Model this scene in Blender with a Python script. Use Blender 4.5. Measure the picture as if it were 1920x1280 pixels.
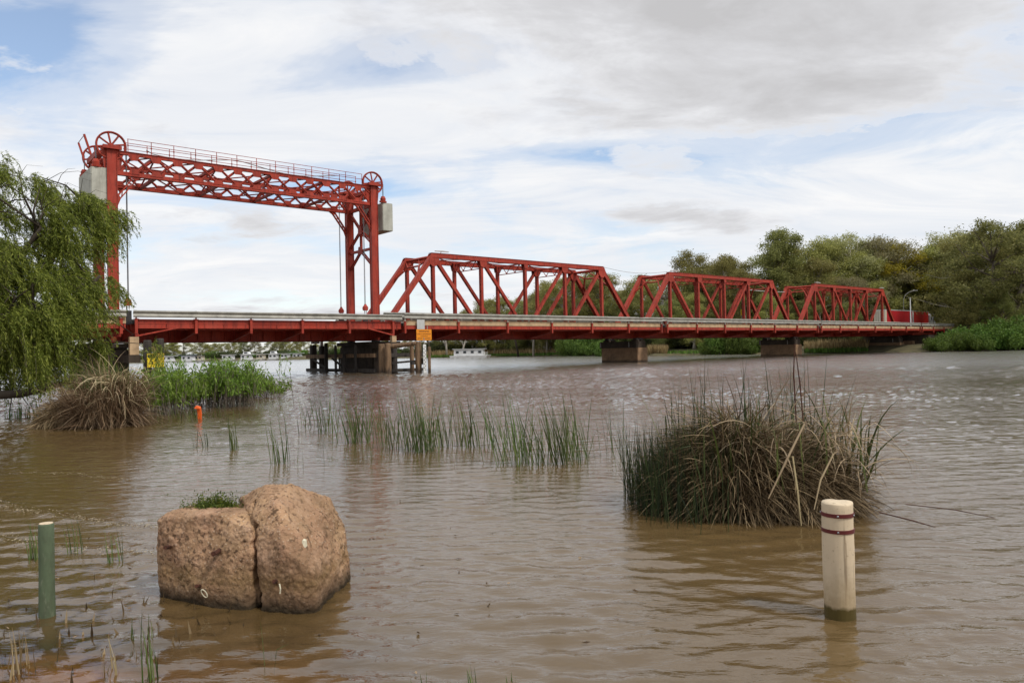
import bpy, bmesh, math, random
import numpy as np
from mathutils import Vector, Matrix, noise as mn

sc = bpy.context.scene
for o in list(bpy.data.objects): bpy.data.objects.remove(o)
col = sc.collection
R = math.radians
rng = np.random.default_rng(7)
random.seed(7)

# ------------------------------------------------------------------ camera
F, ROLL, PITCH, CH = 1414.24, .021, .0125, 2.015
cd = bpy.data.cameras.new('camera'); cam = bpy.data.objects.new('camera', cd); col.objects.link(cam)
cd.sensor_width = 36; cd.lens = 36 * F / 1920; cd.clip_end = 6000; cd.clip_start = .05
cam.location = (0, 0, CH)
cam.rotation_euler = (Matrix.Rotation(R(90) + PITCH, 3, 'X') @ Matrix.Rotation(-ROLL, 3, 'Z')).to_euler()
sc.camera = cam

# ------------------------------------------------------------------ world
SUN_EL, SUN_AZ = 52, 125          # azimuth clockwise from +Y (view direction)
world = bpy.data.worlds.new('World'); sc.world = world; world.use_nodes = True
wn = world.node_tree; wn.nodes.clear()
def N(tree, typ, **kw):
    n = tree.nodes.new(typ)
    for k, v in kw.items():
        if k.startswith('i_'): n.inputs[k[2:].replace('_', ' ')].default_value = v
        else: setattr(n, k, v)
    return n
def math_(t, op, a, b=None, c=None, clamp=False):
    n = t.nodes.new('ShaderNodeMath'); n.operation = op; n.use_clamp = clamp
    for i, x in enumerate((a, b, c)):
        if x is None: continue
        if isinstance(x, (int, float)): n.inputs[i].default_value = x
        else: t.links.new(x, n.inputs[i])
    return n.outputs[0]
def ramp(t, fac, pts, interp='LINEAR'):
    n = t.nodes.new('ShaderNodeValToRGB'); n.color_ramp.interpolation = interp
    e = n.color_ramp.elements
    while len(e) < len(pts): e.new(.5)
    for el, (p, c) in zip(e, pts):
        el.position = p; el.color = (c, c, c, 1) if isinstance(c, (int, float)) else (*c, 1)
    t.links.new(fac, n.inputs[0]); return n.outputs[0]
def mixc(t, f, a, b, mode='MIX'):
    n = t.nodes.new('ShaderNodeMix'); n.data_type = 'RGBA'; n.blend_type = mode
    for s, x in ((n.inputs[0], f), (n.inputs[6], a), (n.inputs[7], b)):
        if isinstance(x, (int, float)): s.default_value = x
        elif isinstance(x, tuple): s.default_value = (*x, 1) if len(x) == 3 else x
        else: t.links.new(x, s)
    return n.outputs[2]
sky = N(wn, 'ShaderNodeTexSky', sky_type='NISHITA', sun_disc=False, sun_elevation=R(SUN_EL), sun_rotation=R(SUN_AZ), air_density=1.0, dust_density=.6, ozone_density=1.0)
tc = N(wn, 'ShaderNodeTexCoord'); sp = N(wn, 'ShaderNodeSeparateXYZ'); wn.links.new(tc.outputs['Generated'], sp.inputs[0])
zz = math_(wn, 'ADD', math_(wn, 'MAXIMUM', sp.outputs[2], 0.0), .16)
ux = math_(wn, 'DIVIDE', sp.outputs[0], zz); uy = math_(wn, 'DIVIDE', sp.outputs[1], zz)
cb = N(wn, 'ShaderNodeCombineXYZ'); wn.links.new(ux, cb.inputs[0]); wn.links.new(uy, cb.inputs[1])
def wnoise(scale, detail, rough, loc=(0, 0, 0), sca=(1, 1, 1), rotz=0, dist=0):
    m = N(wn, 'ShaderNodeMapping'); m.inputs['Location'].default_value = loc; m.inputs['Scale'].default_value = sca; m.inputs['Rotation'].default_value = (0, 0, rotz)
    wn.links.new(cb.outputs[0], m.inputs[0])
    n = N(wn, 'ShaderNodeTexNoise'); n.inputs['Scale'].default_value = scale; n.inputs['Detail'].default_value = detail; n.inputs['Roughness'].default_value = rough; n.inputs['Distortion'].default_value = dist
    wn.links.new(m.outputs[0], n.inputs['Vector']); return n.outputs[0]
def blob(x, y, rx, ry, rot=0):        # soft cloud mass at a place on the cloud layer
    dx = math_(wn, 'SUBTRACT', ux, x); dy = math_(wn, 'SUBTRACT', uy, y)
    c, s = math.cos(rot), math.sin(rot)
    a = math_(wn, 'ADD', math_(wn, 'MULTIPLY', dx, c / rx), math_(wn, 'MULTIPLY', dy, s / rx))
    b = math_(wn, 'ADD', math_(wn, 'MULTIPLY', dx, -s / ry), math_(wn, 'MULTIPLY', dy, c / ry))
    r2 = math_(wn, 'ADD', math_(wn, 'MULTIPLY', a, a), math_(wn, 'MULTIPLY', b, b))
    return math_(wn, 'EXPONENT', math_(wn, 'MULTIPLY', r2, -1.0))
def wsum(*xs):
    r = xs[0]
    for x in xs[1:]: r = math_(wn, 'ADD', r, x)
    return r
def wmul(a, b): return math_(wn, 'MULTIPLY', a, b)
# high thin veil with streaks and clear gaps
n1 = wnoise(.75, 6, .60, (3.1, 1.7, 0), (1, 1.5, 1), R(20), .5)
n2 = wnoise(1.7, 7, .64, (8.2, 4.4, 0), (.65, 1.35, 1), R(-22), .9)
gaps = wsum(blob(-1.05, 1.58, .42, .16, -.3), blob(-.28, 1.80, .34, .15, -.2), blob(.28, 2.36, .36, .10, .1), blob(-.55, 2.60, .4, .12, .1), blob(-1.2, 5.0, 2.0, .35, 0))
veil = wsum(wmul(n1, .66), wmul(n2, .34), wmul(gaps, -.21), .035)
vf = ramp(wn, veil, [(.32, .0), (.44, .55), (.54, .95), (.62, 1)], 'EASE')
vcol = ramp(wn, n2, [(.30, (.79, .82, .88)), (.52, (.88, .895, .925)), (.66, (.96, .96, .965))])
# low cumulus: white rims, grey bellies
n3 = wnoise(.95, 7, .62, (5.3, 2.4, 1.2), (1, 1.25, 1), R(10), .35)
n4 = wnoise(2.6, 6, .62, (1.2, 9.4, 2), (1, 1.3, 1), 0, .4)
mass = wsum(wmul(blob(.52, 1.72, .62, .40, .30), .34), wmul(blob(.72, 2.95, .38, .22, .0), .21), wmul(blob(.22, 3.5, .34, .26, .0), .21), wmul(blob(-.95, 2.85, .5, .3, 0), .17), wmul(blob(-1.6, 1.9, .5, .3, .2), .12), wmul(blob(-1.1, 4.6, 1.6, .5, 0), .18), wmul(blob(.45, 2.45, .22, .3, 0), .14))
cum = wsum(wmul(n3, .72), wmul(n4, .28), mass)
cf = ramp(wn, cum, [(.565, 0), (.615, .75), (.68, 1)], 'EASE')
ccol = ramp(wn, wsum(cum, wmul(n4, .22)), [(.66, (.95, .955, .965)), (.74, (.84, .845, .87)), (.84, (.69, .69, .71)), (.97, (.57, .565, .575))])
bg1 = N(wn, 'ShaderNodeBackground'); bg1.inputs[1].default_value = .15
wn.links.new(mixc(wn, .08, sky.outputs[0], (7.5, 7.8, 8.2)), bg1.inputs[0])
bg2 = N(wn, 'ShaderNodeBackground'); bg2.inputs[1].default_value = .91; wn.links.new(mixc(wn, cf, vcol, ccol), bg2.inputs[0])
fac = math_(wn, 'MAXIMUM', vf, cf)
ms = N(wn, 'ShaderNodeMixShader'); wn.links.new(fac, ms.inputs[0]); wn.links.new(bg1.outputs[0], ms.inputs[1]); wn.links.new(bg2.outputs[0], ms.inputs[2])
wo = N(wn, 'ShaderNodeOutputWorld'); wn.links.new(ms.outputs[0], wo.inputs[0])
# sun, soft through thin cloud
sd = bpy.data.lights.new('sun', 'SUN'); sd.energy = 2.1; sd.angle = R(9); sd.color = (1, .95, .87)
sun = bpy.data.objects.new('sun', sd); col.objects.link(sun)
sv = Vector((math.sin(R(SUN_AZ)) * math.cos(R(SUN_EL)), math.cos(R(SUN_AZ)) * math.cos(R(SUN_EL)), math.sin(R(SUN_EL))))
sun.rotation_euler = sv.to_track_quat('Z', 'Y').to_euler(); sun.location = sv * 200
sc.view_settings.view_transform = 'Standard'; sc.view_settings.look = 'None'; sc.view_settings.exposure = .14; sc.view_settings.gamma = 1
cy = sc.cycles; cy.max_bounces = 6; cy.diffuse_bounces = 3; cy.glossy_bounces = 3; cy.transmission_bounces = 4; cy.transparent_max_bounces = 6; cy.caustics_reflective = False; cy.caustics_refractive = False

# ------------------------------------------------------------------ helpers
def at(px, py, Y):
    """point of the place seen at photo pixel (px,py) at forward distance Y"""
    u, v = px - 960, py - 640
    c, s = math.cos(ROLL), math.sin(ROLL)
    a, b = u * c - v * s, u * s + v * c
    c, s = math.cos(PITCH), math.sin(PITCH)
    x, yy, z = a / F, c + b / F * s, s - b / F * c
    k = Y / yy
    return Vector((x * k, Y, CH + z * k))
def horizon(px): return 657.7 - .021 * (px - 960)

MATS = {}
def mat(name, base, rough=.6, var=.15, scale=3., bump=0., bscale=30., metal=0., fn=None, spec=.4, stretch=(1, 1, 1), coord='Object'):
    m = bpy.data.materials.new(name); m.use_nodes = True; t = m.node_tree
    b = t.nodes['Principled BSDF']; b.inputs['Roughness'].default_value = rough; b.inputs['Metallic'].default_value = metal; b.inputs['Specular IOR Level'].default_value = spec
    tcn = N(t, 'ShaderNodeTexCoord'); mp = N(t, 'ShaderNodeMapping'); mp.inputs['Scale'].default_value = stretch
    t.links.new(tcn.outputs[coord], mp.inputs[0])
    def nz(sc_, det=6, r=.6):
        n = N(t, 'ShaderNodeTexNoise'); n.inputs['Scale'].default_value = sc_; n.inputs['Detail'].default_value = det; n.inputs['Roughness'].default_value = r
        t.links.new(mp.outputs[0], n.inputs['Vector']); return n.outputs[0]
    n = nz(scale)
    lo = tuple(max(0, x * (1 - 2 * var)) for x in base); hi = tuple(min(1, x * (1 + 1.6 * var)) for x in base)
    c = ramp(t, n, [(.3, lo), (.5, base), (.72, hi)])
    if fn: c = fn(t, mp, nz, c, b)
    t.links.new(c, b.inputs['Base Color'])
    if bump:
        bm_ = N(t, 'ShaderNodeBump'); bm_.inputs['Strength'].default_value = bump; bm_.inputs['Distance'].default_value = .02
        t.links.new(nz(bscale, 8, .65), bm_.inputs['Height']); t.links.new(bm_.outputs[0], b.inputs['Normal'])
    MATS[name] = m; return m
def fn_paint(t, mp, nz, c, b):      # chalky faded patches, grime runs and rust spots
    f = ramp(t, nz(.55, 8, .7), [(.44, 0), (.66, .55)])
    c = mixc(t, f, c, (.44, .082, .052))
    m2 = N(t, 'ShaderNodeMapping'); m2.inputs['Scale'].default_value = (2.2, 2.2, .28); t.links.new(mp.outputs[0], m2.inputs[0])
    n = N(t, 'ShaderNodeTexNoise'); n.inputs['Scale'].default_value = 1.6; n.inputs['Detail'].default_value = 9; n.inputs['Roughness'].default_value = .7; t.links.new(m2.outputs[0], n.inputs['Vector'])
    c = mixc(t, ramp(t, n.outputs[0], [(.48, 0), (.66, .85)]), c, (.15, .024, .016))
    g = ramp(t, nz(2.6, 9, .75), [(.60, 0), (.74, .8)])
    return mixc(t, g, c, (.10, .028, .02))
mat('red_paint', (.36, .041, .022), .55, .14, .5, fn=fn_paint, spec=.25)
mat('rail_zinc', (.31, .295, .255), .55, .18, 1.2, metal=.15)
mat('kerb_timber', (.50, .345, .20), .8, .16, 1.5, .25, 6)
mat('deck_asphalt', (.055, .053, .05), .9, .2, 4)
mat('dark_steel', (.035, .03, .028), .6, .3, 2)
mat('rope_steel', (.16, .15, .155), .45, .2, 5, metal=.5)
def fn_streak(t, mp, nz, c, b):
    m2 = N(t, 'ShaderNodeMapping'); m2.inputs['Scale'].default_value = (2, 2, .2); t.links.new(mp.outputs[0], m2.inputs[0])
    n = N(t, 'ShaderNodeTexNoise'); n.inputs['Scale'].default_value = 1.4; n.inputs['Detail'].default_value = 9; n.inputs['Roughness'].default_value = .7; t.links.new(m2.outputs[0], n.inputs['Vector'])
    return mixc(t, ramp(t, n.outputs[0], [(.45, 0), (.72, .6)]), c, (.24, .225, .18))
def fn_conc(t, mp, nz, c, b):
    f = ramp(t, nz(.8, 9, .75), [(.45, 0), (.75, .7)])
    return mixc(t, f, c, (.12, .10, .08))
mat('counterweight', (.46, .455, .39), .85, .12, 1.2, .2, 9, fn=fn_streak)
mat('grey_board', (.50, .50, .48), .6, .08, 2)
def fn_pier(t, mp, nz, c, b):
    s = N(t, 'ShaderNodeSeparateXYZ'); t.links.new(mp.outputs[0], s.inputs[0])
    w = math_(t, 'ADD', s.outputs[2], math_(t, 'MULTIPLY', math_(t, 'SUBTRACT', nz(1.5), .5), .8))
    f = ramp(t, w, [(.12, .85), (.45, 0)])      # wet tide line
    c = mixc(t, f, c, (.045, .03, .02))
    g = ramp(t, nz(.7, 9, .8), [(.5, 0), (.72, .6)])
    return mixc(t, g, c, (.10, .075, .055))
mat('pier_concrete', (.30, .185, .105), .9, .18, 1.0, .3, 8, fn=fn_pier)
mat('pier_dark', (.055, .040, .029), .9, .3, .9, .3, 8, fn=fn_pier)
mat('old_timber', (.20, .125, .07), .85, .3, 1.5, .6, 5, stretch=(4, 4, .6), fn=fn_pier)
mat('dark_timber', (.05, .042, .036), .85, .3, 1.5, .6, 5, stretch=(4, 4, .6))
mat('sign_yellow', (.80, .58, .02), .5, .03, 1)
mat('sign_orange', (.80, .27, .01), .5, .03, 1)
mat('sign_black', (.015, .015, .015), .6, .05, 1)
mat('white_paint', (.72, .72, .70), .5, .06, 1)
mat('boat_white', (.66, .665, .66), .45, .07, .8)
mat('boat_cream', (.56, .50, .38), .5, .07, .8)
mat('boat_blue', (.05, .08, .20), .5, .1, 1)
mat('glass_dark', (.02, .024, .03), .08, .1, 1, spec=.6)
mat('truck_red', (.45, .018, .024), .5, .06, .6)
mat('truck_red_bright', (.68, .02, .014), .45, .05, .6)
mat('tyre', (.012, .012, .012), .8, .2, 4)
mat('bark_grey', (.16, .13, .10), .9, .3, .9, .4, 4, stretch=(1, 1, .3))
mat('bark_pale', (.40, .36, .30), .85, .28, .7, .3, 4, stretch=(1, 1, .4))
mat('bark_dark', (.055, .042, .03), .95, .3, 2, .6, 9, stretch=(1, 1, .3))
mat('bank_earth', (.10, .085, .04), .95, .3, .3, .5, 3)
mat('bed_mud', (.27, .165, .08), .8, .28, 2.2, .5, 14)
mat('orange_plastic', (.85, .13, .015), .5, .05, 4)
mat('stake_red', (.10, .012, .012), .5, .1, 8)
mat('scum', (.40, .33, .22), .8, .2, 30)
mat('rust', (.07, .025, .014), .9, .4, 40, .5, 90)
mat('rope_white', (.62, .57, .42), .8, .08, 30)
mat('bolt_steel', (.35, .36, .38), .35, .2, 30, metal=.8)

def leafmat(name, base, tip=None, vary=.35, trans=.35, rough=.55):
    m = bpy.data.materials.new(name); m.use_nodes = True; t = m.node_tree
    b = t.nodes['Principled BSDF']; b.inputs['Roughness'].default_value = rough; b.inputs['Specular IOR Level'].default_value = .25
    g = N(t, 'ShaderNodeNewGeometry'); oi = N(t, 'ShaderNodeObjectInfo')
    tip = tip or tuple(x * 1.7 for x in base)
    lo = tuple(x * (1 - vary) for x in base)
    c = ramp(t, g.outputs['Random Per Island'], [(0, lo), (.55, base), (1, tip)])
    h = N(t, 'ShaderNodeHueSaturation')
    t.links.new(math_(t, 'MULTIPLY_ADD', oi.outputs['Random'], .035, .483), h.inputs['Hue'])
    t.links.new(math_(t, 'MULTIPLY_ADD', oi.outputs['Random'], .45, .80), h.inputs['Value'])
    t.links.new(c, h.inputs['Color'])
    tr = N(t, 'ShaderNodeBsdfTranslucent'); t.links.new(h.outputs[0], tr.inputs[0])
    t.links.new(h.outputs[0], b.inputs['Base Color'])
    mx = N(t, 'ShaderNodeMixShader'); mx.inputs[0].default_value = trans
    t.links.new(b.outputs[0], mx.inputs[1]); t.links.new(tr.outputs[0], mx.inputs[2])
    t.links.new(mx.outputs[0], t.nodes['Material Output'].inputs[0])
    MATS[name] = m; return m
leafmat('gum_olive', (.29, .285, .085), (.50, .46, .16), .35, .55)
leafmat('gum_grey', (.31, .30, .135), (.50, .46, .23), .35, .55)
leafmat('gum_dark', (.22, .235, .075), (.40, .39, .13), .35, .55)
leafmat('gum_yellow', (.33, .27, .03), (.52, .42, .05), .35, .5)
leafmat('willow_leaf', (.17, .215, .03), (.42, .45, .09), .7, .5)
leafmat('regrowth_leaf', (.17, .27, .036), (.34, .46, .09), .5, .5)
leafmat('willow_far', (.10, .165, .028), (.19, .27, .055), .4)
leafmat('shrub_green', (.095, .165, .025), (.18, .27, .05), .4)
leafmat('shrub_dark', (.06, .078, .026), (.12, .14, .045), .4)
leafmat('reed_green', (.075, .112, .026), (.17, .215, .06), .45, .35)
leafmat('reed_dark', (.025, .042, .015), (.06, .09, .028), .4, .25)
leafmat('reed_dry', (.25, .17, .085), (.50, .39, .23), .55, .25, .7)
leafmat('reed_pale', (.42, .32, .19), (.60, .48, .31), .3, .25, .7)
leafmat('reed_brown', (.10, .062, .033), (.36, .25, .15), .55, .2, .7)
leafmat('bank_grass', (.30, .20, .10), (.45, .33, .18), .4, .3, .8)
leafmat('moss_leaf', (.08, .14, .02), (.20, .24, .03), .4, .3)

def link(o, parent=None):
    col.objects.link(o)
    if parent: o.parent = parent
    return o
def tag(o, label=None, cat=None, group=None, kind=None):
    if label: o['label'] = label
    if cat: o['category'] = cat
    if group: o['group'] = group
    if kind: o['kind'] = kind
    return o
def empty(name, loc=(0, 0, 0), rz=0, label=None, cat=None, group=None):
    o = bpy.data.objects.new(name, None); col.objects.link(o); o.location = loc; o.rotation_euler = (0, 0, rz); o.empty_display_size = .3
    return tag(o, label, cat, group)
def mesh_np(name, verts, quads, m, parent=None, smooth=False, tris=None):
    me = bpy.data.meshes.new(name)
    verts = np.asarray(verts, np.float32); quads = np.asarray(quads, np.int32)
    k = quads.shape[1]
    me.vertices.add(len(verts)); me.vertices.foreach_set('co', verts.ravel())
    me.loops.add(quads.size); me.loops.foreach_set('vertex_index', quads.ravel())
    me.polygons.add(len(quads)); me.polygons.foreach_set('loop_start', np.arange(0, quads.size, k, dtype=np.int32))
    me.update(calc_edges=True)
    if smooth: me.polygons.foreach_set('use_smooth', np.ones(len(quads), bool))
    me.materials.append(MATS[m] if isinstance(m, str) else m)
    return link(bpy.data.objects.new(name, me), parent)
class MB:
    def __init__(s): s.v = []; s.f = []
    def add(s, v, f):
        k = len(s.v); s.v += [tuple(x) for x in v]; s.f += [tuple(i + k for i in q) for q in f]; return s
    def box(s, x0, x1, y0, y1, z0, z1):
        return s.add([(x0,y0,z0),(x1,y0,z0),(x1,y1,z0),(x0,y1,z0),(x0,y0,z1),(x1,y0,z1),(x1,y1,z1),(x0,y1,z1)],
                     [(0,3,2,1),(4,5,6,7),(0,1,5,4),(1,2,6,5),(2,3,7,6),(3,0,4,7)])
    def bar(s, a, b, w, h, side=(0, 1, 0)):
        """bar from a to b; h across 'side', w across the third axis"""
        a, b = Vector(a), Vector(b); d = (b - a).normalized(); sd = Vector(side); sd = sd - d * sd.dot(d)
        if sd.length < 1e-4: sd = d.orthogonal()
        sd.normalize(); up = d.cross(sd)
        v = []
        for p in (a, b):
            for i, j in ((-1,-1),(1,-1),(1,1),(-1,1)): v.append(p + sd * (i * h / 2) + up * (j * w / 2))
        return s.add(v, [(0,1,2,3),(7,6,5,4),(0,4,5,1),(1,5,6,2),(2,6,7,3),(3,7,4,0)])
    def tube(s, pts, rad, n=6, cap=True):
        pts = [Vector(p) for p in pts]
        if isinstance(rad, (int, float)): rad = [rad] * len(pts)
        k = len(s.v); ref = None
        for i, p in enumerate(pts):
            d = (pts[min(i + 1, len(pts) - 1)] - pts[max(i - 1, 0)]).normalized()
            if ref is None: ref = d.orthogonal().normalized()
            x = (ref - d * ref.dot(d)).normalized(); ref = x; y = d.cross(x)
            for j in range(n):
                a = 2 * math.pi * j / n; s.v.append(tuple(p + (x * math.cos(a) + y * math.sin(a)) * rad[i]))
        for i in range(len(pts) - 1):
            for j in range(n):
                a = k + i * n + j; b = k + i * n + (j + 1) % n; s.f.append((a, b, b + n, a + n))
        if cap:
            s.f.append(tuple(k + j for j in reversed(range(n)))); s.f.append(tuple(k + (len(pts) - 1) * n + j for j in range(n)))
        return s
    def poly(s, pts, d):
        """flat polygon extruded by vector d"""
        n = len(pts); d = Vector(d); v = [Vector(p) for p in pts] + [Vector(p) + d for p in pts]
        return s.add(v, [tuple(range(n)), tuple(reversed(range(n, 2 * n)))] + [((i + 1) % n, i, i + n, (i + 1) % n + n) for i in range(n)])
    def lathe(s, prof, n=16, c=(0, 0, 0)):
        k = len(s.v)
        for r, z in prof:
            for j in range(n):
                a = 2 * math.pi * j / n; s.v.append((c[0] + r * math.cos(a), c[1] + r * math.sin(a), c[2] + z))
        for i in range(len(prof) - 1):
            for j in range(n):
                a = k + i * n + j; b = k + i * n + (j + 1) % n; s.f.append((a, b, b + n, a + n))
        s.f.append(tuple(k + j for j in reversed(range(n)))); s.f.append(tuple(k + (len(prof) - 1) * n + j for j in range(n)))
        return s
    def build(s, name, m, parent=None, smooth=False, fix=True, bevel=0):
        me = bpy.data.meshes.new(name); me.from_pydata(s.v, [], s.f)
        if fix:
            bm = bmesh.new(); bm.from_mesh(me); bmesh.ops.recalc_face_normals(bm, faces=bm.faces)
            if bevel: bmesh.ops.bevel(bm, geom=bm.edges[:], offset=bevel, segments=2, affect='EDGES')
            bm.to_mesh(me); bm.free()
        if smooth:
            for p in me.polygons: p.use_smooth = True
        me.materials.append(MATS[m] if isinstance(m, str) else m)
        return link(bpy.data.objects.new(name, me), parent)
def part(name, m, parent, fn, **kw):
    b = MB(); fn(b); return b.build(name, m, parent, **kw)
def copy_tree(o, parent=None):
    c = o.copy(); col.objects.link(c)
    if parent: c.parent = parent
    for ch in [x for x in o.children]: copy_tree(ch, c)
    return c
def text_mesh(name, body, size, m, parent, loc, rot, align='CENTER'):
    cu = bpy.data.curves.new(name, 'FONT'); cu.body = body; cu.size = size; cu.align_x = align; cu.align_y = 'CENTER'; cu.extrude = .004
    to = bpy.data.objects.new(name, cu); col.objects.link(to)
    bpy.context.view_layer.update()
    me = bpy.data.meshes.new_from_object(to.evaluated_get(bpy.context.evaluated_depsgraph_get()))
    bpy.data.objects.remove(to)
    me.materials.clear(); me.materials.append(MATS[m])
    o = bpy.data.objects.new(name, me); link(o, parent); o.location = loc; o.rotation_euler = rot; return o

# ------------------------------------------------------------------ bridge frame: t along the bridge, w away from the viewer
TH = .6965; BX, BY = -9.0577, 87.7544; P = 7.094; W = 5.612; G = 15.2165
D = Vector((math.cos(TH), math.sin(TH), 0)); NV = Vector((-math.sin(TH), math.cos(TH), 0)); O = Vector((BX, BY, 0))
def br(t, w, z=0): return O + D * t + NV * w + Vector((0, 0, z))
def bempty(name, t, w=0, z=0, **kw): return empty(name, br(t, w, z), TH, **kw)

# ------------------------------------------------------------------ water
SH = [(-2600, 250), (-900, 330), (-500, 335), (-231, 340), (-197, 343), (-156, 350), (-118, 356), (-90, 335), (-68, 305), (-32, 288), (-2, 280), (18, 248), (37, 196), (58, 179), (65, 170), (76, 161), (84, 152), (104, 153), (150, 150), (300, 160), (900, 150), (2600, 100)]
def bed_depth(x, y):
    """depth of the water over the muddy shelf at the viewer's feet"""
    d = .35 + .22 * (y - 5.2) + .16 * (x + 3.2) * (x > -3.2) - .05 * np.minimum(x + 3.2, 0)
    d = .02 + .20 * np.hypot((x + 2.9) * .6, np.maximum(y - 4.7, 0) * 1.0) ** 1.3 + .05 * np.sin(x * 3.1 + y * 1.7) + .03 * np.sin(x * 7.3 - y * 5.1)
    return np.clip(d, .035, 1.1)
def water_material():
    m = bpy.data.materials.new('river_water'); m.use_nodes = True; t = m.node_tree; t.nodes.clear()
    geo = N(t, 'ShaderNodeNewGeometry')
    def nz(scale, det, sca, rough=.55, dist=0, rot=0):
        mp = N(t, 'ShaderNodeMapping'); mp.inputs['Scale'].default_value = sca; mp.inputs['Rotation'].default_value = (0, 0, rot)
        t.links.new(geo.outputs['Position'], mp.inputs[0])
        n = N(t, 'ShaderNodeTexNoise'); n.inputs['Scale'].default_value = scale; n.inputs['Detail'].default_value = det; n.inputs['Roughness'].default_value = rough; n.inputs['Distortion'].default_value = dist
        t.links.new(mp.outputs[0], n.inputs['Vector']); return n.outputs[0]
    h0 = nz(15, 3, (.6, 1.5, 1), .55, .5, .15); h1 = nz(5.0, 3, (.55, 1.6, 1), .5, .5, .10)          # near ripples
    h2 = nz(1.3, 3, (.55, 1.4, 1), .5, .3, -.1)
    h3 = nz(.28, 3, (.5, 1.5, 1), .5, .2, .15)
    h4 = nz(.05, 4, (.4, 1.6, 1), .6, .3, .2)
    hh = math_(t, 'ADD', math_(t, 'ADD', math_(t, 'MULTIPLY', h0, .0048), math_(t, 'MULTIPLY', h1, .013)), math_(t, 'ADD', math_(t, 'MULTIPLY', h2, .014), math_(t, 'MULTIPLY', h3, .055)))
    bp = N(t, 'ShaderNodeBump'); bp.inputs['Strength'].default_value = 1.0; bp.inputs['Distance'].default_value = 1.0
    # calm and ruffled patches
    pat = ramp(t, nz(.11, 4, (.5, 1.3, 1), .6, .5, .3), [(.35, .55), (.65, 1.25)])
    t.links.new(math_(t, 'MULTIPLY', hh, pat), bp.inputs['Height'])
    at_ = N(t, 'ShaderNodeAttribute', attribute_name='depth')
    opac = math_(t, 'SUBTRACT', 1.0, math_(t, 'EXPONENT', math_(t, 'MULTIPLY', at_.outputs['Fac'], -5.0)))
    silt = ramp(t, nz(.07, 5, (.5, 1.2, 1), .6, .8, .2), [(.3, (.108, .066, .024)), (.7, (.135, .088, .038))])
    df = N(t, 'ShaderNodeBsdfDiffuse'); t.links.new(silt, df.inputs[0])
    tp = N(t, 'ShaderNodeBsdfTransparent'); tp.inputs[0].default_value = (.80, .62, .38, 1)
    body = N(t, 'ShaderNodeMixShader'); t.links.new(opac, body.inputs[0]); t.links.new(tp.outputs[0], body.inputs[1]); t.links.new(df.outputs[0], body.inputs[2])
    gl = N(t, 'ShaderNodeBsdfGlossy'); rsep = N(t, 'ShaderNodeSeparateXYZ'); t.links.new(geo.outputs['Position'], rsep.inputs[0]); t.links.new(ramp(t, math_(t, 'MULTIPLY', rsep.outputs[1], .01), [(.06, .025), (.2, .08), (.7, .20)]), gl.inputs['Roughness']); gl.inputs[0].default_value = (.97, .97, .97, 1); t.links.new(bp.outputs[0], gl.inputs['Normal'])
    fr = N(t, 'ShaderNodeFresnel'); fr.inputs[0].default_value = 1.72; t.links.new(bp.outputs[0], fr.inputs['Normal'])
    mx = N(t, 'ShaderNodeMixShader'); t.links.new(math_(t, 'MULTIPLY', fr.outputs[0], math_(t, 'SUBTRACT', 1.0, geo.outputs['Backfacing'])), mx.inputs[0]); t.links.new(body.outputs[0], mx.inputs[1]); t.links.new(gl.outputs[0], mx.inputs[2])
    out = N(t, 'ShaderNodeOutputMaterial'); t.links.new(mx.outputs[0], out.inputs[0])
    MATS['river_water'] = m
water_material()
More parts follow.
